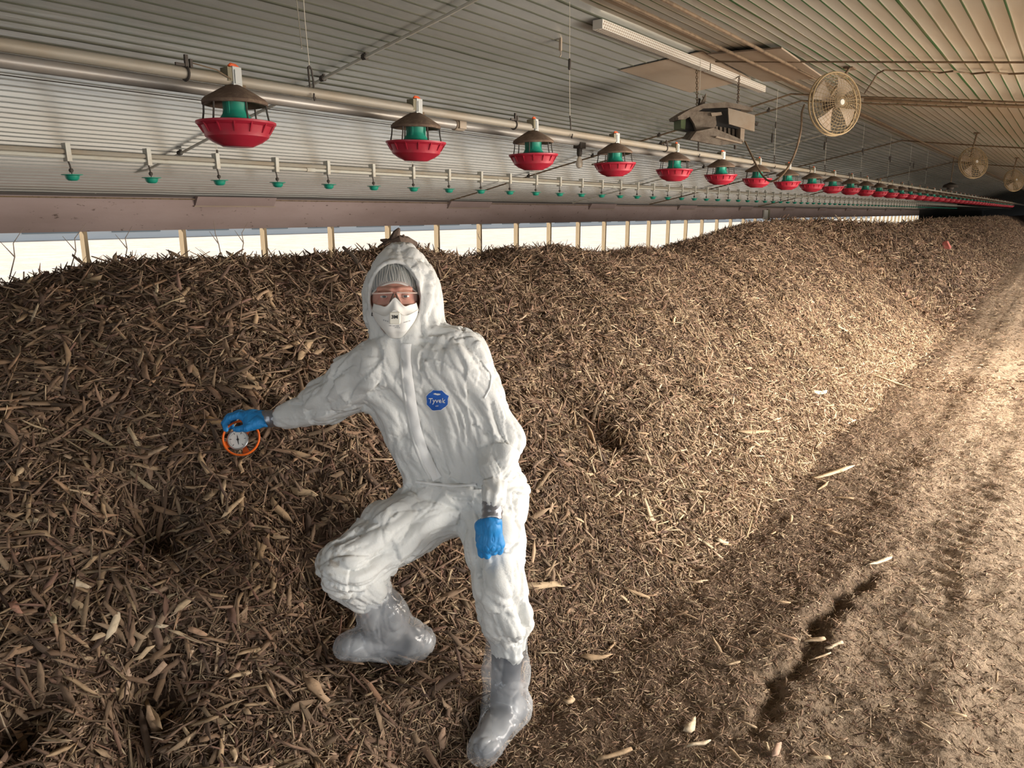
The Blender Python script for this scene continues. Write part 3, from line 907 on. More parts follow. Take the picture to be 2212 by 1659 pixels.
tag(b.build('plastic_scrap', 'pink', world=True, loc=p, smooth=False), 'small pink scrap of plastic on the far pile face', 'scrap')


# ================================================================== FEEDING LINE
YF, ZF = 3.2, EYE + 0.590
FX0, FDX = 0.68976 * YF, 0.37938 * YF
b = MB(); b.tube([(X0 + 0.5, YF, ZF), (20, YF, ZF), (X1 - 2, YF, ZF)], 0.0255, 12)
o = b.build('feed_pipe', 'steel')
tag(o, 'dusty galvanised feed pipe carrying the row of red feeders', 'pipe')
Y2, Z2 = 3.47, EYE + 0.580
b = MB(); b.tube([(X0 + 0.5, Y2, Z2), (20, Y2, Z2), (X1 - 2, Y2, Z2)], 0.030, 12)
o = b.build('conveyor_pipe', 'steel_dark')
tag(o, 'second thicker steel pipe running just behind the feed pipe', 'pipe')
for k, px in enumerate((990, 1700)):
    x = on_y(px, 276, Y2)[0]
    b = MB(); b.tube([(x - 0.05, Y2, Z2), (x - 0.045, Y2, Z2), (x + 0.045, Y2, Z2), (x + 0.05, Y2, Z2)], [0.030, 0.037, 0.037, 0.030], 12)
    b.box((x, Y2 - 0.03, Z2), (0.07, 0.03, 0.05))
    b.build('coupling', 'tan', o, world=True)

fd = empty('turkey_feeder', (FX0, YF, ZF))
b = MB(); b.box((0.004, 0, 0.008), (0.046, 0.060, 0.098), m=0); b.box((0.004, -0.032, 0.014), (0.030, 0.006, 0.06), m=0)
b.tube([(0, 0, -0.055), (0, 0, -0.03)], 0.034, 12)
b.build('hanger_block', ['block'], fd, smooth=False)
b = MB(); b.box((-0.032, 0.0, 0.022), (0.024, 0.055, 0.060)); b.build('bracket', 'olive', fd, smooth=False)
b = MB(); b.box((0.042, -0.01, -0.022), (0.02, 0.02, 0.05)); b.build('bolt', 'rust', fd, smooth=False)
b = MB(); b.tube([(-0.024, -0.01, 0.058), (-0.014, -0.01, 0.068), (0.010, -0.01, 0.066), (0.026, -0.01, 0.056)], 0.007, 6); b.build('clip', 'orange_clip', fd)
wb_ = lambda j, r, h: 0.018 * math.sin(j * 2.4) + 0.012 * math.sin(j * 1.1 + h * 60)
b = MB(); b.lathe([(0, -0.018), (0.030, -0.020), (0.060, -0.036), (0.100, -0.060), (0.136, -0.082), (0.147, -0.094), (0.146, -0.106), (0.136, -0.108), (0.10, -0.088), (0.055, -0.07), (0, -0.065)], 28, wob=wb_); b.build('hood', 'hood', fd)
b = MB(); b.lathe([(0.054, -0.06), (0.055, -0.10), (0.053, -0.128), (0.058, -0.146), (0.074, -0.170), (0.080, -0.19), (0.070, -0.20), (0.0, -0.20)], 20)
for j in range(4):
    a_ = j * math.pi / 2 + 0.4
    b.box((0.054 * math.cos(a_), 0.054 * math.sin(a_), -0.115), (0.012, 0.012, 0.08), rot=[[math.cos(a_), -math.sin(a_), 0], [math.sin(a_), math.cos(a_), 0], [0, 0, 1]])
b.build('feed_tube', 'green', fd)
for j in range(6):
    a_ = j * math.pi / 3 + 0.25
    c_, s_ = math.cos(a_), math.sin(a_)
    b = MB(); b.tube([(0.138 * c_, 0.138 * s_, -0.098), (0.141 * c_, 0.141 * s_, -0.14), (0.150 * c_, 0.150 * s_, -0.190)], 0.0042, 6); b.build('strut', 'iron', fd)
b = MB()
N_ = 48
b.lathe([(0.172, -0.182), (0.178, -0.183), (0.178, -0.192), (0.170, -0.199), (0.160, -0.204), (0.145, -0.236), (0.141, -0.250), (0.110, -0.272), (0.074, -0.288), (0.070, -0.291), (0.0, -0.291), (0.0, -0.284), (0.072, -0.281), (0.132, -0.248), (0.155, -0.20), (0.168, -0.188), (0.172, -0.182)], N_)
for j in range(14):
    a_ = j * 2 * math.pi / 14
    R_ = np.array([[math.cos(a_), -math.sin(a_), 0], [math.sin(a_), math.cos(a_), 0], [0, 0, 1]])
    b.hexa([R_ @ np.array(q) for q in ((0.150, -0.003, -0.235), (0.150, 0.003, -0.235), (0.142, 0.003, -0.235), (0.142, -0.003, -0.235))], [R_ @ np.array(q) for q in ((0.178, -0.003, -0.190), (0.178, 0.003, -0.190), (0.160, 0.003, -0.190), (0.160, -0.003, -0.190))])
b.build('pan', 'red', fd)
nfd = 46
for k in range(nfd):
    o = fd if k == 0 else copy_tree(fd)
    o.location = (FX0 + k * FDX, YF, ZF)
    o.rotation_euler = (random.uniform(-.02, .02), random.uniform(-.02, .02), random.uniform(-.3, .3))
    if k < 24:
        tag(o, 'red turkey feeder with brown hood, %s from the near end of the feed pipe' % ordinal(k), 'feeder', 'red turkey feeders on the feed pipe')
    else:
        tag(o, 'tiny red feeder in the merged far tail of the feeder row', 'feeder', 'far red feeders at the end of the row')

# hanging hooks, clamps and suspension cords of the feed pipe
hx0 = on_y(667, 178, YF)[0]; hdx = (on_y(1228, 277, YF)[0] - hx0)
hk = None
for k in range(9):
    x = hx0 + k * hdx
    if hk is None:
        b = MB()
        b.tube([(-0.022, -0.034, 0.02), (-0.024, -0.032, 0.08), (-0.016, -0.02, 0.116), (0, -0.012, 0.124), (0.016, -0.006, 0.112), (0.024, -0.006, 0.06), (0.024, -0.008, -0.01), (0.018, -0.02, -0.034), (0.006, -0.03, -0.038), (-0.002, -0.036, -0.026), (-0.002, -0.038, -0.006)], 0.0048, 7)
        hk = b.build('pipe_hook', 'iron'); o = hk
    else:
        o = hk.copy(); COL.objects.link(o)
    o.location = (x, YF, ZF)
    tag(o, 'bent black wire hook holding up the feed pipe, %s from the near end' % ordinal(k), 'hook', 'wire hooks of the feed pipe')
    ct = ceil_z(YF)
    t = empty('suspension_cord', (x, YF, ZF + 0.12))
    b = MB(); b.tube([(0, -0.012, 0), (-0.01, -0.01, 0.2), (-0.012, 0, ct - ZF - 0.13)], 0.0022, 5); b.build('cord', 'cord', t)
    b = MB(); b.tube([(-0.012, -0.008, 0.330), (-0.012, -0.008, 0.338), (-0.012, -0.008, 0.402), (-0.012, -0.008, 0.410)], [0.006, 0.011, 0.011, 0.006], 8); b.build('cord_lock', 'iron', t)
    tag(t, 'thin cord with a dark cord lock hanging from the ceiling to the %s pipe hook' % ordinal(k), 'cord', 'suspension cords of the feed pipe')
cx0 = on_y(400, 148, YF)[0]; cdx = on_y(1110, 262, YF)[0] - cx0
cl = None
for k in range(8):
    x = cx0 + k * cdx
    if cl is None:
        b = MB()
        b.tube([(0.0, 0.0295 * math.cos(t), 0.0295 * math.sin(t)) for t in np.linspace(0, 2 * math.pi, 17)[:-1]], 0.005, 6, closed=True)
        b.box((0, -0.012, 0.045), (0.014, 0.012, 0.06)); b.box((0.02, -0.014, 0.042), (0.012, 0.012, 0.035)); b.box((-0.025, -0.01, 0.032), (0.05, 0.01, 0.012))
        cl = b.build('pipe_clamp', 'iron'); o = cl
    else:
        o = cl.copy(); COL.objects.link(o)
    o.location = (x, YF, ZF)
    tag(o, 'small dark clamp around the feed pipe, %s from the near end' % ordinal(k), 'clamp', 'clamps on the feed pipe')
b = MB(); b.tube([(cx0 + 0.02, YF - 0.014, ZF + 0.045), (FX0 - 0.1, YF - 0.03, ZF + 0.03), (FX0 - 0.03, YF - 0.03, ZF)], 0.003, 5)
tag(b.build('guy_wire', 'rust'), 'thin wire from the first pipe clamp down to the nearest feeder', 'wire')
# bare bulb under the second pipe
q = on_y(1252, 316, Y2)
t = empty('hanging_bulb', (q[0], Y2, Z2 - 0.03))
b = MB(); b.box((0, 0, 0.005), (0.09, 0.07, 0.05)); b.lathe([(0.022, -0.02), (0.024, -0.06), (0.016, -0.085)], 12); b.build('socket', 'iron', t)
b = MB(); b.lathe([(0.012, -0.082), (0.018, -0.10), (0.030, -0.135), (0.030, -0.155), (0.02, -0.175), (0, -0.182)], 14); b.build('bulb', 'bulb', t)
tag(t, 'bare light bulb in a dark socket hanging below the second pipe', 'light bulb')

# ================================================================== DRINKING LINE
YD, ZD = 6.04, EYE + 0.402
DX0, DDX = 0.44989 * YD, 0.10093 * YD
dl = empty('drinker_line', (X0 + 1, YD, ZD))
b = MB(); b.tube([(X0 + 1, YD, ZD), (X1 - 4, YD, ZD)], 0.015, 8); b.build('water_pipe', 'pvc', dl, world=True)
b = MB(); b.tube([(X0 + 1, YD, ZD + 0.035), (X1 - 4, YD, ZD + 0.035)], 0.019, 8); b.build('support_rail', 'steel', dl, world=True)
for k in range(10):
    x = 1.9 + k * 3.05
    b = MB(); b.tube([(x - 0.05, YD, ZD), (x + 0.05, YD, ZD)], 0.021, 8); b.build('pipe_joint', 'pvc', dl, world=True)
tag(dl, 'cream water pipe with steel rail carrying the row of green drinker cups', 'pipe')
dk = empty('cup_drinker', (DX0, YD, ZD))
b = MB(); b.box((0, 0, 0.03), (0.034, 0.066, 0.13)); b.build('saddle_clip', 'pvc', dk, smooth=False)
b = MB(); b.tube([(0, 0, -0.03), (0.008, 0, -0.06), (0.012, 0, -0.10)], 0.006, 6)
b.lathe([(0, -0.082), (0.012, -0.086), (0.017, -0.098), (0.012, -0.112), (0, -0.116)], 10, c=(0.012, 0, 0)); b.tube([(0.012, 0, -0.10), (0.014, 0, -0.150)], 0.0035, 5)
b.build('nipple_stem', 'iron', dk)
b = MB(); b.lathe([(0.072, -0.127), (0.073, -0.132), (0.050, -0.137), (0.044, -0.160), (0.030, -0.172), (0, -0.174), (0, -0.168), (0.03, -0.165), (0.042, -0.142), (0.05, -0.132), (0.072, -0.127)], 18, c=(0.014, 0, 0)); b.build('cup', 'green', dk)
ndk = 88
for k in range(ndk):
    o = dk if k == 0 else copy_tree(dk)
    o.location = (DX0 + k * DDX, YD, ZD)
    o.rotation_euler = (0, random.uniform(-.03, .03), 0)
    if k < 30:
        tag(o, 'small green cup drinker, %s under the water pipe from its near end' % ordinal(k), 'drinker', 'green cup drinkers on the water pipe')
    else:
        tag(o, 'tiny green drinker in the merged far tail of the drinker row', 'drinker', 'far green drinkers at the end of the row')
sx0 = on_y(472, 350, YD)[0]; sdx = (on_y(893, 372, YD)[0] - sx0)
for k in range(7):
    x = sx0 + k * sdx
    t = empty('suspension_cord', (x, YD, ZD + 0.05))
    ct = ceil_z(YD) - 0.01
    b = MB(); b.tube([(0, 0.01, 0), (0, 0.01, ct - ZD - 0.05)], 0.002, 5); b.tube([(-0.012, 0.01, 0.03), (-0.014, 0.0, ct - ZD - 0.05)], 0.0018, 5); b.build('cord', 'cord', t)
    b = MB(); b.tube([(0, 0.01, -0.045), (0, 0.01, 0.075)], [0.013, 0.010], 8); b.build('cord_lock', 'iron', t)
    tag(t, 'pale cord with a black lock holding the water pipe, %s from the near end' % ordinal(k), 'cord', 'suspension cords of the water pipe')


# ================================================================== CONDUITS AND CABLES ON THE CEILING
def clr(Y, d=0.03): return ceil_z(Y) - d
def cross(name, x, y0, y1, r, label, m='rust', tail=None, d=0.035, knots=()):
    b = MB()
    ys = [y0] + [y for y in (RIDGE,) if min(y0, y1) < y < max(y0, y1)] + [y1]
    pts = []
    for a_, c_ in zip(ys, ys[1:]):
        for t in np.linspace(0, 1, 9)[:-1]:
            y = a_ + (c_ - a_) * t
            pts.append((x, y, clr(y, d) - 0.010 * math.sin(t * math.pi * 3) ** 2))
    pts.append((x, y1, clr(y1, d) - 0.004))
    if tail: pts = tail + pts
    b.tube(pts, r, 7)
    o = b.build(name, m)
    for y in knots:
        k_ = MB(); k_.tube([(x, y - 0.02, clr(y, d)), (x, y + 0.02, clr(y, d))], r * 1.9, 7); k_.box((x + 0.01, y, clr(y, d) + 0.018), (0.02, 0.02, 0.05)); k_.build('clip', 'iron', o)
    return tag(o, label, 'conduit', 'conduits crossing the ceiling')


XA = 4.36
tl = [tuple(on_x(q[0], q[1], XA)) for q in ((203, 420), (232, 382))]
cross('ceiling_conduit', XA, 7.95, 2.2, 0.013, 'pale conduit crossing the ceiling behind the nearest red feeder', 'pvc', tail=tl, knots=(7.3, 6.3, 5.1, 4.6))
cross('ceiling_conduit', 10.45, 9.0, -2.4, 0.012, 'thin conduit crossing the ceiling behind the box heater', 'rust', knots=(7.3, 6.1, 5.0))
cross('ceiling_conduit', 10.95, 6.4, 1.2, 0.012, 'second thin conduit crossing the ceiling just beyond the box heater', 'rust', d=0.06, knots=(5.2, 3.6))
cross('ceiling_conduit', 14.6, 9.0, 3.3, 0.013, 'thin conduit on the ceiling behind the seventh feeder', 'pvc', knots=(6.0,))
cross('ceiling_conduit', 18.4, 9.0, -2.4, 0.014, 'thin conduit crossing the ceiling in front of the second fan', 'rust')
cross('ceiling_conduit', 27.0, 9.0, -2.4, 0.016, 'far thin conduit crossing the ceiling beyond the second fan', 'rust')
b = MB(); b.tube([(7.7, 3.1, clr(3.1, .05)), (7.7, 0.49, ceil_z(.49) - .03), (7.7, -2.5, ceil_z(-2.5) - .03)], 0.009, 6)
tag(b.build('cross_wire', 'rust'), 'straight brown wire crossing the right ceiling above the near fan', 'wire')
b = MB(); b.tube([(10.13, 2.2, EYE + 1.31), (10.13, 0.58, EYE + 1.11), (10.13, -2.6, EYE + 0.74)], 0.020, 8)
tag(b.build('gas_pipe', 'rust'), 'thick dusty brown pipe crossing the right ceiling behind the near fan', 'pipe')
pts = [ceil_r(a_, c_) - ZUP * 0.03 for a_, c_ in ((1868, 196), (1884, 172), (1896, 152), (1912, 144), (1950, 146), (2000, 147), (2030, 150), (2060, 146), (2100, 152), (2140, 148), (2180, 152), (2225, 150))]
b = MB(); b.tube(pts, 0.009, 6)
tag(b.build('electric_cable', 'rust'), 'sagging electric cable looped along the right ceiling to the near fan', 'cable')
for k, (px, py, lab) in enumerate(((1480, 50, 'brown pipe running along the house beside the perforated channel'), (1600, 68, 'dark thin rail running along the house right of the ridge'))):
    q = ceil_r(px, py) - ZUP * 0.06
    b = MB(); b.tube([(1.0, q[1], q[2]), (10.0, q[1], q[2]), (60.0 if k == 0 else 8.0, q[1], q[2])], 0.014, 7)
    tag(b.build('ridge_pipe', 'rust'), lab, 'pipe')
# long thin wires along the house on the left slope
for k, (Y_, d_, lab) in enumerate(((5.25, 0.10, 'thin wire running along the house above the water pipe'), (5.55, 0.16, 'lower thin wire running along the house above the water pipe'))):
    b = MB(); b.tube([(X0, Y_, clr(Y_, d_)), (14, Y_, clr(Y_, d_)), (70, Y_, clr(Y_, d_))], 0.004, 5)
    tag(b.build('line_wire', 'iron'), lab, 'wire')
# near hanging line and small brown hanger
q = ceil_l(640, -10); b = MB(); b.tube([q, at(652, 105, 3.3)], 0.003, 5)
tag(b.build('pull_cord', 'cord', world=True, loc=q), 'thin cord hanging down from the ceiling above the nearest wire hook', 'cord')
q = ceil_l(1211, 82)
b = MB(); b.box(q + np.array([0, 0, -0.05]), (0.02, 0.02, 0.10)); b.tube([q + np.array([0, 0, -0.09]), q + np.array([0.01, 0, -0.13]), q + np.array([-0.012, 0, -0.15])], 0.006, 6)
tag(b.build('pulley_bracket', 'tan', world=True, loc=q), 'small brown pulley bracket on the ceiling left of the perforated channel', 'bracket')
for k, (px, py) in enumerate(((1670, 286), (1783, 306), (1866, 322), (1925, 340), (1975, 356))):
    q = ceil_l(px, py - 12)
    b = MB(); b.tube([q, q - ZUP * 0.10], 0.003, 5); b.tube([q - ZUP * 0.10, q - ZUP * 0.24], 0.016, 7)
    tag(b.build('cord_weight', 'iron', world=True, loc=q), 'small dark weight hanging from the left ceiling slope, %s beyond the box heater' % ordinal(k), 'weight', 'small dark weights under the ceiling')

# perforated channel under the ridge
for k, (xa, xb, w_, lab) in enumerate(((5.60, 7.82, 0.088, 'long white perforated metal channel fixed along the ridge, nearer of two'), (7.86, 9.6, 0.08, 'narrow perforated metal channel along the ridge beyond the nearer one'))):
    t = empty('perforated_channel', ((xa + xb) / 2, 3.25, ceil_z(3.25)))
    zc = -0.055
    b = MB(); b.box((0, 0.0, zc), (xb - xa, w_, 0.07)); b.build('channel', 'white', t, smooth=False)
    b = MB()
    nx = int((xb - xa) / 0.034)
    for r_, zz in ((-1, -0.014), (0, 0.008), (1, 0.030)):
        for i in range(nx):
            x = -(xb - xa) / 2 + 0.02 + i * 0.034 + (0.017 if r_ else 0)
            b.box((x, -w_ / 2 - 0.0006, zc - zz + 0.008), (0.017, 0.001, 0.011))
            b.box((x, r_ * w_ * 0.3, zc - 0.0356), (0.017, 0.014, 0.001))
    b.build('hole_rows', 'ply', t, smooth=False)
    tag(t, lab, 'channel')
# brown panels closing the ridge
def panel(pix, fn, name, label, d=0.012, th=0.010):
    P = [fn(a_, c_) for a_, c_ in pix]
    c = sum(P) / len(P)
    n = np.array([0, SLOPE if fn is ceil_l else -SLOPE_R, 1.0]); n /= np.linalg.norm(n)
    b = MB(); b.hexa([p - n * (d + th) for p in P], [p - n * d for p in P])
    return tag(b.build(name, 'ply', world=True, loc=c, smooth=False), label, 'panel')
panel([(1340, 148), (1516, 107), (1622, 168), (1490, 196)], ceil_l, 'ceiling_panel', 'plain brown panel on the left ceiling slope above the box heater')
panel([(1530, 107), (1690, 93), (1782, 160), (1648, 168)], ceil_r, 'ceiling_panel', 'brown panel on the right ceiling slope left of the near fan', 0.03, 0.014)

# ================================================================== BOX HEATER
HD = 7.5
ht = empty('box_heater', at(1550, 262, HD + 0.2))


def prism(mb, pix, d, ext, m=0):
    """outline seen at distance d, given its real thickness along ext"""
    P = [at(a_, c_, d) for a_, c_ in pix]; ext = np.asarray(ext, float); n = len(P)
    return mb.add(P + [p + ext for p in P], [tuple(range(n)), tuple(range(2 * n - 1, n - 1, -1))] + [(i, (i + 1) % n + 0, (i + 1) % n + n, i + n)[::-1] for i in range(n)], m)


BK = FWH * 0.34 + ZUP * 0.02
b = MB(); prism(b, [(1500, 234), (1600, 236), (1600, 292), (1506, 287)], HD, BK); b.build('body', 'black', ht, world=True, smooth=False)
b = MB(); prism(b, [(1464, 252), (1490, 236), (1520, 224), (1570, 220), (1626, 232), (1627, 240), (1575, 232), (1520, 234), (1480, 258), (1466, 258)], HD - 0.07, BK * 1.3); b.build('lid', 'dusty', ht, world=True, smooth=False)
b = MB(); prism(b, [(1573, 233), (1631, 249), (1630, 284), (1575, 268)], HD - 0.10, FWH * 0.025); b.build('end_panel', 'tan', ht, world=True, smooth=False)
b = MB(); prism(b, [(1600, 276), (1609, 279), (1607, 307), (1599, 302)], HD - 0.11, FWH * 0.2); b.build('corner_panel', 'tan', ht, world=True, smooth=False)
b = MB(); prism(b, [(1471, 254), (1505, 250), (1507, 284), (1472, 278)], HD + 0.02, BK); prism(b, [(1471, 252), (1482, 252), (1480, 280), (1471, 277)], HD - 0.01, BK, 1)
b.build('intake_duct', ['black', 'dirty_green'], ht, world=True, smooth=False)
b = MB(); prism(b, [(1490, 252), (1500, 240), (1545, 242), (1548, 268), (1540, 286), (1506, 286), (1500, 268)], HD - 0.05, BK * 0.5); b.build('dust_shroud', 'dusty', ht, world=True, smooth=False)
b = MB(); prism(b, [(1504, 284), (1542, 276), (1606, 303), (1599, 309), (1553, 314), (1491, 302)], HD - 0.12, BK * 1.1 + ZUP * 0.02); b.build('burner_pan', 'dusty', ht, world=True, smooth=False)
b = MB(); prism(b, [(1546, 297), (1549, 294), (1605, 308), (1602, 311)], HD - 0.16, FWH * 0.04); b.build('pan_lip', 'tan', ht, world=True, smooth=False)
for k in range(6):
    x = 1546 + k * 9
    b = MB(); prism(b, [(x, 272 + k * 1.5), (x + 5, 273 + k * 1.5), (x + 5, 291 + k * 2), (x, 289 + k * 2)], HD - 0.03, FWH * 0.06); b.build('fin', 'dusty', ht, world=True, smooth=False)
b = MB(); prism(b, [(1536, 244), (1558, 242), (1560, 248), (1538, 251)], HD - 0.07, FWH * 0.05); b.build('latch', 'tan', ht, world=True, smooth=False)
b = MB(); b.tube([at(1632, 266, HD), at(1637, 268, HD)], 0.02, 7); b.tube([at(1588, 314, HD - .05), at(1588, 322, HD - .05)], 0.014, 6); b.build('valve_knob', 'iron', ht, world=True)
for (a_, c_) in (((1505, 136), (1506, 228)), ((1597, 160), (1594, 222))):
    p0, p1 = ceil_l(*a_), at(*c_, HD + 0.1)
    b = MB()
    nl = 16
    for i in range(nl):
        q = p0 + (p1 - p0) * (i + 0.5) / nl; h_ = np.linalg.norm(p1 - p0) / nl * 0.62
        ax = (RIGHT if i % 2 else FWH)
        b.tube([q + ax * 0.010 * math.cos(t) + (p1 - p0) / np.linalg.norm(p1 - p0) * h_ * math.sin(t) for t in np.linspace(0, 2 * math.pi, 11)[:-1]], 0.0042, 5, closed=True)
    b.build('chain', 'rust', ht, world=True)
b = MB(); b.tube([at(1516, 226, HD), at(1522, 214, HD), at(1525, 203, HD)], [0.022, 0.018, 0.006], 7); b.tube([at(1522, 214, HD), at(1517, 208, HD)], [0.014, 0.004], 6); b.build('hanger_hook', 'dusty', ht, world=True)
tag(ht, 'dusty box heater with open burner hanging on two chains from the ridge', 'heater')
# gas hose between heater and fan
hp = [(1609, 305, 7.4), (1620, 328, 7.35), (1634, 358, 7.25), (1648, 382, 7.1), (1664, 394, 6.95), (1682, 386, 6.8), (1700, 366, 6.7), (1716, 336, 6.6), (1727, 300, 6.5), (1732, 268, 6.45), (1731, 244, 6.42), (1738, 226, 6.42)]
P = np.array([at(*q) for q in hp])
for _ in range(2):
    Q = np.empty((len(P) * 2 - 2, 3)); Q[0::2] = P[:-1] * .75 + P[1:] * .25; Q[1::2] = P[:-1] * .25 + P[1:] * .75
    P = np.concatenate([P[:1], Q, P[-1:]])
b = MB(); b.tube(P, 0.009, 8)
tag(b.build('gas_hose', 'rust', world=True, loc=P[0]), 'brown hose drooping from the box heater and up to the near fan', 'hose')


# ================================================================== CIRCULATION FANS
def make_fan(c, R, axis, mount, label, near=True):
    A = np.asarray(axis, float); A /= np.linalg.norm(A)
    N = np.cross(A, ZUP); N /= np.linalg.norm(N); B = np.cross(N, A)
    t = empty('circulation_fan', c)
    nr, ns = (11, 36) if near else (8, 24)
    b = MB()
    D = 0.34 * R
    wr = 0.0021 if near else 0.0042
    for sgn in (1, -1):
        for i in range(nr):
            q = (i + 1.5) / (nr + 0.5)
            h = sgn * D * (1 - 0.75 * q ** 3)
            b.tube([N * R * q * math.cos(a) + B * R * q * math.sin(a) + A * h for a in np.linspace(0, 2 * math.pi, 33)[:-1]], wr * 0.85, 4, closed=True)
        for j in range(ns):
            a = 2 * math.pi * j / ns + (0.07 if sgn < 0 else 0)
            d_ = N * math.cos(a) + B * math.sin(a)
            b.tube([d_ * R * q + A * sgn * D * (1 - 0.75 * q ** 3) for q in (0.1, 0.4, 0.65, 0.85, 1.0)], wr * 0.8, 4, cap=False)
    for s_ in (0.25, -0.25):
        b.tube([N * R * math.cos(a) + B * R * math.sin(a) + A * D * s_ for a in np.linspace(0, 2 * math.pi, 41)[:-1]], 0.008, 6, closed=True)
    b.build('cage', 'cage', t)
    for k in range(4):
        a0 = k * math.pi / 2 + 0.55
        b = MB(); rows = []
        for q in np.linspace(0.16, 0.88, 6):
            row = []
            for s_ in np.linspace(-1, 1, 5):
                a = a0 + s_ * (0.20 + 0.24 * q)
                row.append((N * math.cos(a) + B * math.sin(a)) * R * q + A * (s_ * 0.05 * R * (1.4 - q)))
            rows.append(row)
        V_ = np.array(rows); b.grid(V_); b.grid(V_ + A * 0.004, flip=True)
        b.build('blade', 'tan', t)
    b = MB(); b.lathe([(0, D * 0.5), (R * 0.13, D * 0.45), (R * 0.15, 0.0), (R * 0.15, -D * 1.2), (R * 0.10, -D * 1.45), (0, -D * 1.5)], 18, axis=A); b.build('motor', 'dusty', t)
    b = MB(); b.lathe([(0, D * 1.06), (R * 0.085, D * 1.05), (R * 0.105, D * 0.98), (R * 0.10, D * 0.80)], 18, axis=A); b.build('badge_cap', 'white', t)
    m_ = np.asarray(mount) - np.asarray(c)
    b = MB(); b.tube([A * (-D * 0.8), A * (-D * 1.0) + B * 0.05, m_], [0.016, 0.014, 0.013], 8); b.build('hanger_rod', 'rust', t)
    b = MB(); b.box(m_ + np.array([0, 0, -0.008]), (0.16, 0.09, 0.016)); b.build('mount_plate', 'rust', t, smooth=False)
    return tag(t, label, 'fan', 'circulation fans under the ridge')


c1 = at(1803, 225, 6.4)
make_fan(c1, 0.255, -FWD * 0.93 + RIGHT * 0.33 - ZUP * 0.12, ceil_r(1836, 146), 'large dusty caged fan hanging beside the box heater')
c2 = at(2102, 352, 13.0); make_fan(c2, 0.262, -FWD + RIGHT * 0.15, (c2[0], c2[1], ceil_z(c2[1])), 'middle sized dusty caged fan, second along the ridge', False)
c3 = at(2190, 390, 18.5); make_fan(c3, 0.26, -FWD + RIGHT * 0.15, (c3[0], c3[1], ceil_z(c3[1])), 'smallest and farthest caged fan at the right edge', False)
# far hanging hood
c = at(2053, 402, 20.0)
t = empty('brooder_lamp', c)
b = MB(); b.lathe([(0, 0.10), (0.05, 0.09), (0.17, 0.03), (0.19, -0.03), (0.17, -0.04), (0.13, 0.0), (0.10, -0.02), (0, -0.02)], 14); b.lathe([(0.09, -0.02), (0.08, -0.09), (0, -0.10)], 12); b.build('hood', 'iron', t)
b = MB(); b.tube([(0, 0, 0.08), (0, 0, ceil_z(c[1]) - c[2] - 0.01)], 0.012, 6); b.build('hanger_rod', 'rust', t)
tag(t, 'dark hooded lamp hanging far off between the second and third fans', 'lamp')


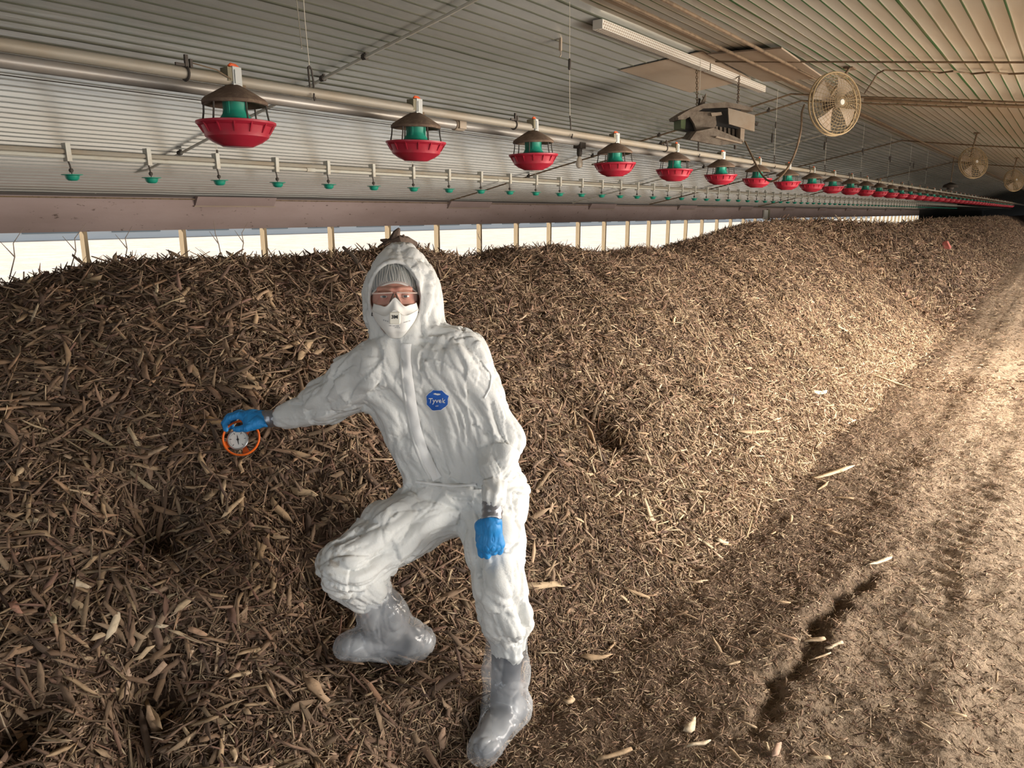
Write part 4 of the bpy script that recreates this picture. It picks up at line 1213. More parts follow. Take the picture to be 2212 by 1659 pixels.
# ================================================================== THE PERSON
class Field:
    """a signed distance field on a grid; shapes are blended in, then meshed as one continuous skin"""

    def __init__(s, lo, hi, h):
        s.o = np.asarray(lo, float); s.h = h
        s.n = np.ceil((np.asarray(hi, float) - s.o) / h).astype(int) + 1
        s.A = np.full(s.n, 0.3, np.float32)
        s.axes = []

    def _sub(s, lo, hi):
        a = np.clip(np.floor((lo - s.o) / s.h).astype(int), 0, s.n - 1)
        b = np.clip(np.ceil((hi - s.o) / s.h).astype(int) + 1, 1, s.n)
        if np.any(b <= a): return None
        g = [s.o[i] + s.h * np.arange(a[i], b[i]) for i in range(3)]
        X, Y, Z = np.meshgrid(*g, indexing='ij')
        return tuple(slice(a[i], b[i]) for i in range(3)), np.stack([X, Y, Z], -1)

    def _blend(s, sl, d, k, sub):
        A = s.A[sl]
        d = d.astype(np.float32)
        if sub:
            d = -d
            h = np.clip(0.5 - 0.5 * (d - A) / -k * -1, 0, 1) if False else np.clip(0.5 + 0.5 * (d - A) / k, 0, 1)
            s.A[sl] = A * (1 - h) + d * h + k * h * (1 - h)
        else:
            h = np.clip(0.5 + 0.5 * (d - A) / k, 0, 1)
            s.A[sl] = d * (1 - h) + A * h - k * h * (1 - h)

    def cone(s, a, b, ra, rb, k=0.03, flat=None, sub=False):
        a = np.asarray(a, float); b = np.asarray(b, float)
        m = max(ra, rb) * (1.0 if flat is None else max(1, 1 / min(1, flat[1]))) + k + 4 * s.h + 0.02
        q = s._sub(np.minimum(a, b) - m, np.maximum(a, b) + m)
        if q is None: return
        sl, P = q
        v = P - a; ab = b - a
        if flat is not None:
            n = np.asarray(flat[0], float); n = n / np.linalg.norm(n); f = flat[1] - 1
            v = v + (v @ n)[..., None] * n * f; ab = ab + (ab @ n) * n * f
        L2 = ab @ ab
        t = np.clip((v @ ab) / max(L2, 1e-9), 0, 1)
        d = np.linalg.norm(v - t[..., None] * ab, axis=-1) - (ra + (rb - ra) * t)
        s._blend(sl, d, k, sub)
        if not sub: s.axes.append((a, b, max(ra, rb)))

    def ell(s, c, r, B=None, k=0.03, sub=False):
        c = np.asarray(c, float); r = np.asarray(r, float)
        m = r.max() + k + 4 * s.h + 0.02
        q = s._sub(c - m, c + m)
        if q is None: return
        sl, P = q
        v = P - c
        if B is not None: v = v @ np.asarray(B, float).T      # rows of B are the local axes
        k0 = np.linalg.norm(v / r, axis=-1); k1 = np.linalg.norm(v / (r * r), axis=-1) + 1e-9
        s._blend(sl, k0 * (k0 - 1) / k1, k, sub)

    def func(s, lo, hi, fn, k=0.01, sub=True):
        q = s._sub(np.asarray(lo, float), np.asarray(hi, float))
        if q is None: return
        s._blend(q[0], fn(q[1]), k, sub)

    def mesh(s, smooth=0):
        A = s.A.copy()
        for ax in range(3):
            for e in (0, -1):
                i = [slice(None)] * 3; i[ax] = e; A[tuple(i)] = np.maximum(A[tuple(i)], 1e-3)
        S = A < 0
        n = s.n
        nc = n - 1
        acc = {}
        keys, pos, quads = [], [], []
        for ax in range(3):
            lo = [slice(None)] * 3; hi = [slice(None)] * 3
            lo[ax] = slice(0, n[ax] - 1); hi[ax] = slice(1, n[ax])
            cr = S[tuple(lo)] != S[tuple(hi)]
            I = np.argwhere(cr)
            if len(I) == 0: continue
            J = I.copy(); J[:, ax] += 1
            va = A[tuple(I.T)]; vb = A[tuple(J.T)]
            p = I.astype(float); p[:, ax] += va / (va - vb)
            u, w = (ax + 1) % 3, (ax + 2) % 3
            cells = []
            for du, dw in ((-1, -1), (0, -1), (0, 0), (-1, 0)):
                C = I.copy(); C[:, u] += du; C[:, w] += dw
                cells.append((C[:, 0] * n[1] + C[:, 1]) * n[2] + C[:, 2])
            for c in cells: keys.append(c); pos.append(p)
            Q = np.stack(cells, 1)
            flip = vb < va
            Q[flip] = Q[flip][:, ::-1]
            quads.append(Q)
        K = np.concatenate(keys); P = np.concatenate(pos); Q = np.concatenate(quads)
        uq, inv = np.unique(K, return_inverse=True)
        cnt = np.bincount(inv)
        V = np.stack([np.bincount(inv, P[:, i]) / cnt for i in range(3)], 1)
        F = np.searchsorted(uq, Q)[:, ::-1]
        V = s.o + V * s.h
        for _ in range(smooth): V = relax(V, F)
        return V, F


def relax(V, F, lam=0.5):
    E = np.concatenate([F[:, [0, 1]], F[:, [1, 2]], F[:, [2, 3]], F[:, [3, 0]]]); n = len(V)
    c = np.bincount(E[:, 0], minlength=n) + np.bincount(E[:, 1], minlength=n)
    S = np.stack([np.bincount(E[:, 0], V[E[:, 1], i], minlength=n) + np.bincount(E[:, 1], V[E[:, 0], i], minlength=n) for i in range(3)], 1)
    return V * (1 - lam) + lam * S / np.maximum(c, 1)[:, None]


def vnormals(V, F):
    fn = np.cross(V[F[:, 2]] - V[F[:, 0]], V[F[:, 3]] - V[F[:, 1]])
    N = np.zeros_like(V)
    for j in range(4):
        for i in range(3): N[:, i] += np.bincount(F[:, j], fn[:, i], minlength=len(V))
    return N / (np.linalg.norm(N, axis=1)[:, None] + 1e-12)


def to_px(P):
    q = P - CAMP; d = q @ FWD
    return CX + FPX * (q @ RIGHT) / d, CY - FPX * (q @ UPC) / d, d


MT.update(
    skin=mat('skin', (0.56, 0.30, 0.225), 0.5, 0, 0.4, [(28, U, (0.58, 0.245, 0.19), 0.42, 0.66, 0.8), (120, U, (0.46, 0.21, 0.15), 0.55, 0.75, 0.5)], [(300, U, 0.12, 0.001)], sss=0.15),
    suit=mat('white_coverall_fabric', attr='col', rough=0.62, spec=0.35, noise=[(90, U, (0.66, 0.66, 0.62), 0.5, 0.7, 0.4)], bump=[(42, U, 0.30, 0.010), (150, U, 0.25, 0.002)]),
    suit_plain=mat('white_seam_fabric', (0.72, 0.725, 0.705), 0.62, 0, 0.35, [(90, U, (0.70, 0.70, 0.66), 0.5, 0.7, 0.5)], [(42, U, 0.30, 0.010), (150, U, 0.25, 0.002)]),
    flap=mat('white_zip_flap', (0.80, 0.80, 0.785), 0.6, 0, 0.35, [], [(60, U, 0.2, 0.006)]),
    hairnet=mat('white_hair_net', (0.70, 0.72, 0.70), 0.45, 0, 0.5, alpha=0.42),
    elastic=mat('white_elastic', (0.72, 0.70, 0.66), 0.6, 0, 0.4, alpha=0.8),
    hair=mat('dark_grey_hair', (0.055, 0.058, 0.052), 0.6, 0, 0.4),
    brow=mat('reddish_brow', (0.36, 0.165, 0.11), 0.8),
    mask=mat('white_respirator', (0.80, 0.785, 0.745), 0.8, 0, 0.25, [], [(180, U, 0.25, 0.001)]),
    valve=mat('cream_valve', (0.80, 0.77, 0.67), 0.45, 0, 0.5),
    ink=mat('black_ink', (0.012, 0.012, 0.014), 0.6),
    grey_ink=mat('grey_ink', (0.42, 0.42, 0.42), 0.7),
    strap=mat('dark_strap', (0.05, 0.05, 0.055), 0.7),
    glove=mat('blue_nitrile', (0.020, 0.235, 0.58), 0.50, 0, 0.4, [(30, U, (0.035, 0.29, 0.66), 0.45, 0.65, 0.7)], [(70, (1, 1, 0.4), 0.5, 0.004)]),
    tape=mat('silver_tape', (0.30, 0.30, 0.32), 0.30, 0.6, 0.6, [], [(60, U, 0.6, 0.004)]),
    boot=mat('dark_rubber_boot', (0.075, 0.080, 0.095), 0.5, 0, 0.4),
    badge=mat('blue_badge', (0.016, 0.115, 0.50), 0.5),
    badge_white=mat('white_print', (0.82, 0.83, 0.84), 0.5),
    eye_white=mat('eye_white', (0.68, 0.63, 0.58), 0.25), iris=mat('grey_iris', (0.06, 0.065, 0.07), 0.2),
    lens=mat('clear_lens', (0.85, 0.85, 0.85), 0.04, 0, 0.9, alpha=0.04), nosepad=mat('brown_nose_pad', (0.09, 0.05, 0.035), 0.5),
    rim=mat('pale_glare_rim', (0.85, 0.66, 0.58), 0.15, 0, 0.8, alpha=0.75),  # pale pinkish bar colour standing in for glare on the lens top
    orange=mat('orange_plastic', (0.85, 0.15, 0.015), 0.42, 0, 0.5), bezel=mat('steel_bezel', (0.42, 0.42, 0.42), 0.28, 0.9), dial=mat('white_dial', (0.66, 0.655, 0.61), 0.5),
)
# clear plastic over-boots: a film that is partly see-through, partly milky with bright creases
pl = bpy.data.materials.new('clear_plastic_film'); pl.use_nodes = True
t_ = pl.node_tree; t_.nodes.clear()
po = t_.nodes.new('ShaderNodeOutputMaterial'); tr = t_.nodes.new('ShaderNodeBsdfTransparent'); tr.inputs[0].default_value = (0.93, 0.94, 0.95, 1)
pb = t_.nodes.new('ShaderNodeBsdfPrincipled'); pb.inputs['Base Color'].default_value = (0.80, 0.82, 0.84, 1); pb.inputs['Roughness'].default_value = 0.16; pb.inputs['Specular IOR Level'].default_value = 0.8
mx = t_.nodes.new('ShaderNodeMixShader'); tcn = t_.nodes.new('ShaderNodeTexCoord'); nz_ = t_.nodes.new('ShaderNodeTexNoise'); nz_.inputs['Scale'].default_value = 9; nz_.inputs['Detail'].default_value = 2.5
mr = t_.nodes.new('ShaderNodeMapRange'); mr.inputs[1].default_value = 0.35; mr.inputs[2].default_value = 0.68; mr.inputs[3].default_value = 0.09; mr.inputs[4].default_value = 0.42
bp = t_.nodes.new('ShaderNodeBump'); bp.inputs['Strength'].default_value = 0.35; bp.inputs['Distance'].default_value = 0.010
t_.links.new(tcn.outputs['Object'], nz_.inputs['Vector']); t_.links.new(nz_.outputs['Fac'], mr.inputs[0]); t_.links.new(nz_.outputs['Fac'], bp.inputs['Height']); t_.links.new(bp.outputs[0], pb.inputs['Normal'])
t_.links.new(mr.outputs[0], mx.inputs[0]); t_.links.new(tr.outputs[0], mx.inputs[1]); t_.links.new(pb.outputs[0], mx.inputs[2]); t_.links.new(mx.outputs[0], po.inputs[0])
MT['film'] = pl

# joints: where the photo shows them, at their distance from the camera
HEAD = at(853, 645, 2.46)
HF = -ray(853, 645); HF = HF / np.linalg.norm(HF)
HR = np.cross(ZUP, HF); HR /= np.linalg.norm(HR); HR = HR if HR @ RIGHT > 0 else -HR
HU = np.cross(HF, HR); HU = HU if HU[2] > 0 else -HU
HB = np.stack([HR, HU, HF])


def hd(x, y, z): return HEAD + HR * x + HU * y + HF * z


J = dict(
    neck=at(884, 742, 2.50), chest=at(905, 815, 2.50), waist=at(985, 1030, 2.60),
    shR=at(815, 795, 2.46), elR=at(708, 868, 2.58), wrR=at(582, 904, 2.665),
    shL=at(1000, 772, 2.47), elL=at(1082, 955, 2.49), wrL=at(1063, 1092, 2.335),
    hipR=at(962, 1085, 2.60), knR=at(748, 1226, 2.33), anR=at(868, 1382, 2.53),
    hipL=at(1062, 1085, 2.60), knL=at(1078, 1272, 2.37), anL=at(1096, 1490, 2.46),
)
TOER, HEELR = at(756, 1396, 2.43), at(902, 1386, 2.56)
TOEL, HEELL = at(1046, 1618, 2.285), at(1108, 1530, 2.455)
LO = np.min(np.array(list(J.values()) + [TOER, TOEL, HEELL, hd(0, .3, 0)]), 0) - 0.26
HI = np.max(np.array(list(J.values()) + [TOER, TOEL, HEELL, hd(0, .3, 0)]), 0) + 0.26

# ---- body: one continuous skin with head, neck, trunk, arms, hands, legs and feet
bf = Field(LO, HI, 0.0046)
bf.ell(hd(0, 0.022, -0.022), (0.074, 0.100, 0.094), HB, 0.02)
bf.ell(hd(0, -0.028, 0.022), (0.066, 0.088, 0.070), HB, 0.03)
bf.cone(hd(0, -0.085, 0.045), hd(0, -0.095, 0.065), 0.030, 0.022, 0.03)
bf.cone(hd(0, 0.016, 0.082), hd(0, -0.030, 0.108), 0.0085, 0.014, 0.012)
for s_ in (-1, 1):
    bf.cone(hd(s_ * 0.012, 0.026, 0.088), hd(s_ * 0.050, 0.030, 0.066), 0.010, 0.008, 0.014)
    bf.ell(hd(s_ * 0.040, -0.032, 0.064), (0.026, 0.022, 0.022), HB, 0.02)
    bf.ell(hd(s_ * 0.0335, 0.008, 0.094), (0.017, 0.011, 0.016), HB, 0.010, sub=True)
    bf.ell(hd(s_ * 0.076, -0.005, -0.012), (0.012, 0.030, 0.018), HB, 0.012)
bf.ell(hd(0, -0.060, 0.088), (0.026, 0.012, 0.010), HB, 0.01)
bf.cone(hd(0, -0.07, -0.03), J['neck'], 0.052, 0.058, 0.04)
bf.cone(J['neck'], J['chest'], 0.06, 0.085, 0.06)
bf.cone(J['shR'], J['shL'], 0.055, 0.055, 0.06)
for a_, b_, ra, rb in (('chest', 'waist', .095, .085),):
    for o_ in (-0.05, 0.05): bf.cone(J[a_] + RIGHT * o_, J[b_] + RIGHT * o_, ra - .02, rb - .022, 0.04)
bf.cone(J['hipR'], J['hipL'], 0.085, 0.085, 0.05)
bf.cone(J['waist'], (J['hipR'] + J['hipL']) / 2, 0.07, 0.08, 0.04)
for s_ in 'RL':
    bf.cone(J['sh' + s_], J['el' + s_], 0.046, 0.036, 0.03); bf.cone(J['el' + s_], J['wr' + s_], 0.036, 0.024, 0.03)
    bf.cone(J['hip' + s_], J['kn' + s_], 0.080, 0.052, 0.04); bf.cone(J['kn' + s_], J['an' + s_], 0.050, 0.034, 0.03)
bf.cone(J['anR'], HEELR * .7 + TOER * .3, 0.033, 0.030, .02); bf.cone(HEELR, TOER * .8 + HEELR * .2, 0.026, 0.018, 0.02)
bf.cone(J['anL'], HEELL * .7 + TOEL * .3, 0.033, 0.030, .02); bf.cone(HEELL, TOEL * .8 + HEELL * .2, 0.026, 0.018, 0.02)

# ---- hands (shared by the body and the gloves): lists of tapered finger bones
def hand_right():
    D = 2.66
    w = at(568, 905, D + .005)
    out = [(w, at(545, 902, D), .025, .030), (w, at(540, 913, D - .02), .022, .024)]
    base = [(516, 897, 0.0), (517, 893, .022), (519, 893, .043), (524, 896, .060)]
    for (bx, by, dd), ln in zip(base, (1.0, 1.05, .98, .82)):
        b0 = at(bx, by, D + dd - .005)
        out.append((at(545, 902, D + dd * .8), b0, .019, .0135))
        p1 = at(bx - 21 * ln, by + 6, D + dd); p2 = at(bx - 31 * ln, by + 19 * ln, D + dd + .008); p3 = at(bx - 28 * ln, by + 32 * ln, D + dd + .016)
        out += [(b0, p1, .0122, .0110), (p1, p2, .0110, .0100), (p2, p3, .0100, .0085)]
    t0 = at(556, 914, D - .03); t1 = at(533, 925, D - .045); t2 = at(509, 927, D - .035)
    out += [(w, t0, .020, .020), (t0, t1, .0175, .0130), (t1, t2, .0130, .0105)]
    return out


def hand_left():
    D = 2.315
    w = at(1063, 1124, D + .005)
    out = []
    mc = [(1040, 1176, 0.012, 1203), (1052, 1181, 0.0, 1205), (1066, 1180, 0.002, 1198), (1079, 1175, 0.012, 1196)]
    for (mx_, my, dd, ky) in mc:
        m0 = at(mx_, my, D + dd)
        out.append((w + (m0 - w) * .10 + RIGHT * (mx_ - 1060) * .0002, m0, .0185, .0175))
        p1 = at(mx_ + .5, ky - 6, D + dd + .016); p2 = at(mx_ + 1, ky - 22, D + dd + .046); p3 = at(mx_ + 1, ky - 38, D + dd + .040)
        out += [(m0, p1, .0150, .0118), (p1, p2, .0118, .0105), (p2, p3, .0105, .0090)]
    t0 = at(1040, 1136, D + .018); t1 = at(1036, 1166, D + .042); t2 = at(1045, 1186, D + .058)
    out += [(w, t0, .022, .019), (t0, t1, .0165, .0135), (t1, t2, .0135, .0105)]
    return out


HANDS = dict(R=hand_right(), L=hand_left())
for s_ in 'RL':
    for (a_, b_, ra, rb) in HANDS[s_]: bf.cone(a_, b_, max(ra - .003, .006), max(rb - .003, .006), 0.006)
BVv, BFf = bf.mesh(1)
pc = (J['hipR'] + J['hipL']) / 2
PC = np.array([HEELL[0] * .5 + HEELR[0] * .5, HEELL[1] * .5 + HEELR[1] * .5, 0.0])
person = link_mesh('person', fast_mesh('person', BVv - PC, BFf), ['skin'], loc=PC, angle=None)
tag(person, 'person in white hooded coverall, mask and blue gloves lunging and holding a thermometer', 'person')


def part(name, V, F, mats, parent=None, mi=None, angle=None, col=None):
    parent = parent or person
    me = fast_mesh(name, np.asarray(V) - root_loc(parent), np.asarray(F), col, mi)
    return link_mesh(name, me, mats, parent, angle=angle)


# ---- coverall
cf = Field(LO, HI, 0.0055)
cf.cone(at(845, 800, 2.50), at(940, 1028, 2.60), .122, .098, .06)
cf.cone(at(965, 795, 2.49), at(1040, 1028, 2.60), .118, .122, .06)
cf.cone(at(905, 735, 2.52), at(905, 800, 2.50), .085, .110, .06)
cf.cone(at(905, 728, 2.50), J['shL'] + np.array([0, 0, -.005]), .070, .076, .05)
cf.cone(at(880, 735, 2.49), J['shR'], .066, .070, .05)
cf.cone(at(955, 1062, 2.60), at(1060, 1062, 2.60), .120, .122, .06)
cf.cone(J['shR'], at(765, 830, 2.52), .082, .088, .04); cf.cone(at(765, 830, 2.52), J['elR'], .088, .074, .04); cf.cone(J['elR'], at(619, 899, 2.645), .072, .046, .04)
cf.cone(J['shL'], J['elL'], .084, .068, .04); cf.cone(J['elL'], at(1066, 1076, 2.35), .068, .042, .04)
cf.cone(J['hipR'], at(845, 1155, 2.45), .118, .104, .05); cf.cone(at(845, 1155, 2.45), J['knR'], .104, .086, .04)
cf.cone(J['knR'], at(790, 1268, 2.39), .086, .080, .03)
cf.cone(J['hipL'], at(1068, 1180, 2.47), .120, .094, .05); cf.cone(at(1068, 1180, 2.47), J['knL'], .094, .076, .04)
cf.cone(J['knL'], at(1092, 1335, 2.39), .072, .086, .04); cf.cone(at(1092, 1335, 2.39), at(1096, 1366, 2.40), .084, .064, .02); cf.cone(at(1096, 1366, 2.40), at(1097, 1400, 2.41), .056, .056, .012)
# hood
cf.ell(hd(0.024, 0.022, -0.045), (0.124, 0.150, 0.128), HB, .04)
cf.ell(hd(0.075, -0.030, -0.050), (0.082, 0.100, 0.09), HB, .04)
cf.cone(hd(0.03, 0.145, -0.05), hd(0.012, 0.160, -0.035), .024, .016, .05)
cf.ell(hd(0.028, -0.105, -0.005), (0.092, 0.072, 0.085), HB, .04)
cf.cone(hd(-0.066, 0.03, -0.03), hd(-0.066, -0.08, -0.02), .034, .034, .03); cf.cone(hd(-0.068, -0.06, 0.0), hd(-0.03, -0.145, 0.02), .030, .030, .03); cf.cone(hd(0.075, -0.06, 0.01), hd(0.03, -0.145, 0.02), .03, .032, .03)
# face opening and the hollow for the head
cf.ell(hd(0.0, 0.0, -0.015), (0.080, 0.120, 0.112), HB, .012, sub=True)
cf.ell(hd(0.010, 0.01, -0.045), (0.090, 0.122, 0.104), HB, .012, sub=True)


def opening(P):
    v = (P - HEAD) @ HB.T
    y = v[..., 1] + 0.002
    wx = np.where(v[..., 0] < 0, 0.077, 0.079) * (1 - 0.25 * np.clip(-y / 0.12, 0, 1) ** 2)
    e = np.sqrt((v[..., 0] / wx) ** 2 + (y / 0.118) ** 2) - 1
    return np.maximum(e * 0.08, 0.02 - v[..., 2])


cf.func(HEAD - 0.26, HEAD + 0.26, opening, 0.008)
cf.cone(hd(0, -0.06, -0.02), J['neck'] * .6 + HEAD * .4, .056, .060, .02, sub=True)
rimp = []
for k in range(33):
    a = 2 * math.pi * k / 32
    x_, y_ = math.sin(a) * .083, math.cos(a) * .121
    if y_ < 0: x_ *= 1 - .24 * (y_ / .12) ** 2
    rimp.append(hd(x_, y_ - .002, .030 + .018 * abs(math.cos(a)) ** 2))
for p, q in zip(rimp, rimp[1:]): cf.cone(p, q, .0060, .0060, .008)
cf.axes = cf.axes[:-32]
CV, CF = cf.mesh(1)


def fold_noise(V, axes):
    # direction of the nearest limb, so that folds hang along it
    best = np.full(len(V), 9.0); T = np.zeros_like(V)
    for (a, b, r) in axes:
        ab = b - a; L = np.linalg.norm(ab)
        if L < 0.03: continue
        t = np.clip(((V - a) @ ab) / (L * L), 0, 1)
        d = np.linalg.norm(V - a - t[:, None] * ab, axis=1) - r
        w = d < best
        best[w] = d[w]; T[w] = ab / L
    rg = np.random.default_rng(5)
    wv = np.stack([vn(V[:, 0] * 6 + i * 7, V[:, 1] * 6, V[:, 2] * 6) - .5 for i in range(3)], 1)
    tri = lambda x: np.abs((x % 1.0) * 2 - 1)
    out = np.zeros(len(V))
    for i in range(13):
        n = rg.normal(size=3); n /= np.linalg.norm(n)
        nn = n[None] - T * (T @ n)[:, None] * rg.uniform(.55, .95)
        f = rg.uniform(9, 15) if i < 6 else rg.uniform(17, 30)
        ph = ((V + wv * 0.10) * nn).sum(1) * f + rg.uniform(0, 9)
        k = np.floor(ph)
        m = vn(V[:, 0] * 7 + i * 13, V[:, 1] * 7 + k * 3.7, V[:, 2] * 7)
        m = np.clip((m - .42) / .3, 0, 1)
        # sharp crests with broad valleys between them
        out += (0.0135 if i < 6 else 0.0065) * m * (tri(ph) ** 2.2 - .25)
    return out


N_ = vnormals(CV, CF)
disp = fold_noise(CV, cf.axes)
vh = (CV - HEAD) @ HB.T
# keep the rim of the face opening calm, gather the waist, cuffs and ankle
rim = np.exp(-((np.sqrt((vh[:, 0] / .080) ** 2 + (vh[:, 1] / .118) ** 2) - 1) / .22) ** 2) * (vh[:, 2] > 0)
disp = disp * (1 - 0.75 * rim)
BQ = at(945, 863, 2.38)
disp = disp * (1 - 0.9 * np.exp(-(((CV - BQ) @ RIGHT) ** 2 + ((CV - BQ) @ UPC) ** 2) / .050 ** 2))
wst = np.exp(-((CV - J['waist']) @ (J['chest'] - J['waist']) / np.linalg.norm(J['chest'] - J['waist']) / .016) ** 2) * (np.linalg.norm(CV - J['waist'], axis=1) < .22) * ((CV - J['waist']) @ RIGHT < 0.14)
disp = disp - 0.007 * wst
for (c_, ax_, r_) in ((J['wrR'], J['elR'] - J['wrR'], .13), (J['wrL'], J['elL'] - J['wrL'], .12), (at(1097, 1392, 2.405), at(1092, 1338, 2.39) - at(1097, 1392, 2.405), .12)):
    ax_ = ax_ / np.linalg.norm(ax_)
    h_ = (CV - c_) @ ax_; rel = CV - c_ - h_[:, None] * ax_
    e1 = np.cross(ax_, ZUP + RIGHT * .2); e1 /= np.linalg.norm(e1); e2 = np.cross(ax_, e1)
    an = np.arctan2(rel @ e2, rel @ e1)
    g_ = np.exp(-(h_ / .06) ** 2) * (np.linalg.norm(rel, axis=1) < .1)
    disp = disp + g_ * .0025 * np.sin(an * 11 + 3 * vn(CV[:, 0] * 20, CV[:, 1] * 20, CV[:, 2] * 20))
CV2 = CV + N_ * disp[:, None]
CV2 = relax(CV2, CF, .10)
# compost dirt rubbed into the bent knee
KC = J['knR'] - RIGHT * .045 - FWD * .04
dk_ = np.exp(-(np.linalg.norm(CV2 - KC, axis=1) / .085) ** 2) + .25 * np.exp(-(np.linalg.norm(CV2 - at(1120, 1300, 2.36), axis=1) / .06) ** 2)
sp_ = np.clip((vn(CV2[:, 0] * 90, CV2[:, 1] * 90, CV2[:, 2] * 90) * .6 + vn(CV2[:, 0] * 30, CV2[:, 1] * 30, CV2[:, 2] * 30) * .5 - .60) / .15, 0, 1)
SC_ = np.array([[.68, .685, .665]]) + (np.array([[.30, .24, .20]]) - .68) * np.clip(dk_ * sp_ * 1.2, 0, .8)[:, None]
coverall = part('coverall', CV2, CF, ['suit'], col=SC_)
SUIT = BVHTree.FromPolygons(CV2.tolist(), CF.tolist())


def hit(px, py, tree=SUIT, off=0.002):
    r = ray(px, py); r = r / np.linalg.norm(r)
    h_ = tree.ray_cast(Vector(CAMP), Vector(r))
    if h_[0] is None: return None
    n = np.array(h_[1]); n = n if n @ r < 0 else -n
    return np.array(h_[0]) + n * off


def strip(pix, half, off, thick_in=0.004):
    """a raised ribbon sewn along the suit"""
    P = np.array(pix, float)
    t = np.linspace(0, 1, len(P)); tt = np.linspace(0, 1, len(P) * 10)
    C = np.stack([np.interp(tt, t, P[:, i]) for i in range(2)], 1)
    for _ in range(6): C[1:-1] = (C[:-2] + 2 * C[1:-1] + C[2:]) / 4
    rows = []
    for i, c in enumerate(C):
        d = C[min(i + 1, len(C) - 1)] - C[max(i - 1, 0)]; d /= np.linalg.norm(d) + 1e-9; n = np.array([-d[1], d[0]])
        row = []
        for s_ in (-1, -.6, 0, .6, 1):
            q = c + n * s_ * half
            h_ = hit(q[0], q[1], off=off * (0.25 if abs(s_) == 1 else 1))
            if h_ is None: break
            row.append(h_)
        if len(row) == 5: rows.append(row)
    V = np.array(rows)
    for _ in range(2): V[1:-1] = (V[:-2] + 2 * V[1:-1] + V[2:]) / 4
    b = MB(); b.grid(V, flip=True)
    return b


strip([(878, 742), (876, 770), (880, 810), (886, 850), (893, 900), (905, 950), (925, 1000), (945, 1035)], 11, .0075).build('zip_flap', 'flap', coverall, world=True, angle=None)
strip([(872, 742), (866, 775), (869, 812), (874, 850), (881, 900), (893, 952), (912, 1002), (930, 1034)], 3, .004).build('zip', 'suit_plain', coverall, world=True, angle=None)
strip([(898, 1040), (940, 1046), (985, 1050), (1030, 1046)], 3, .004).build('waist_elastic', 'flap', coverall, world=True, angle=None)
strip([(1040, 780), (1062, 808), (1058, 838), (1046, 860)], 2.0, .004).build('shoulder_seam', 'flap', coverall, world=True, angle=None)


# ---- badge: an octagon with a white border, lettering and a small oval mark
def conform(name, pts_px, faces, off, m, tree=SUIT, parent=coverall):
    V = [hit(x, y, tree, off) for x, y in pts_px]
    ok = [v for v in V if v is not None]
    V = [v if v is not None else ok[0] for v in V]
    b = MB(); b.add(V, faces)
    return b.build(name, m, parent, world=True, angle=None)


def octa(c, rx, ry, rot, rings):
    pts, f = [c], []
    for k in range(1, rings + 1):
        for j in range(24):
            a = 2 * math.pi * j / 24 + math.pi / 8
            oc = math.cos(math.pi / 8) / math.cos(((a - math.pi / 8) % (math.pi / 4)) - math.pi / 8)
            x, y = math.cos(a) * oc * rx * k / rings, math.sin(a) * oc * ry * k / rings
            pts.append((c[0] + x * math.cos(rot) - y * math.sin(rot), c[1] + x * math.sin(rot) + y * math.cos(rot)))
    for j in range(24):
        f.append((0, 1 + (j + 1) % 24, 1 + j))
        for k in range(1, rings): f.append((1 + (k - 1) * 24 + j, 1 + (k - 1) * 24 + (j + 1) % 24, 1 + k * 24 + (j + 1) % 24, 1 + k * 24 + j))
    return pts, f


def text_px(body, c, size, rot=0.0, squash=1.0, bold=0.0):
    """letter outlines as a fine mesh in photo units around c"""
    cu = bpy.data.curves.new('t', 'FONT'); cu.body = body; cu.align_x = 'CENTER'; cu.align_y = 'CENTER'; cu.size = 1.0; cu.offset = bold; cu.resolution_u = 4
    ob = bpy.data.objects.new('t', cu); COL.objects.link(ob)
    dg = bpy.context.evaluated_depsgraph_get()
    me = bpy.data.meshes.new_from_object(ob.evaluated_get(dg))
    P = [(v.co.x, v.co.y) for v in me.vertices]; f = [tuple(p.vertices) for p in me.polygons]
    bpy.data.objects.remove(ob); bpy.data.curves.remove(cu); bpy.data.meshes.remove(me)
    c_, s_ = math.cos(rot), math.sin(rot)
    out = []
    for x, y in P:
        x, y = x * size * squash, -y * size
        out.append((c[0] + x * c_ - y * s_, c[1] + x * s_ + y * c_))
    return out, f


BC = (945, 863)
p_, f_ = octa(BC, 26.5, 24.5, 0.03, 5); conform('badge_border', p_, f_, .0055, 'badge_white')
p_, f_ = octa(BC, 24.5, 22.8, 0.03, 5); conform('badge', p_, f_, .0070, 'badge')
p_, f_ = text_px('Tyvek', (BC[0], BC[1] + .5), 14.5, 0.03, 1.0, 0.012); conform('badge_lettering', p_, f_, .0088, 'badge_white')
p_, f_ = text_px('400', (BC[0] + 1, BC[1] + 12), 4.6, 0.03); conform('badge_number', p_, f_, .0088, 'badge_white')
pts = [(BC[0], BC[1] - 13.5)] + [(BC[0] + 8 * math.cos(a), BC[1] - 13.5 + 2.4 * math.sin(a)) for a in np.linspace(0, 2 * math.pi, 19)[:-1]]
conform('badge_oval', pts, [(0, 1 + (j + 1) % 18, 1 + j) for j in range(18)], .0088, 'badge_white')

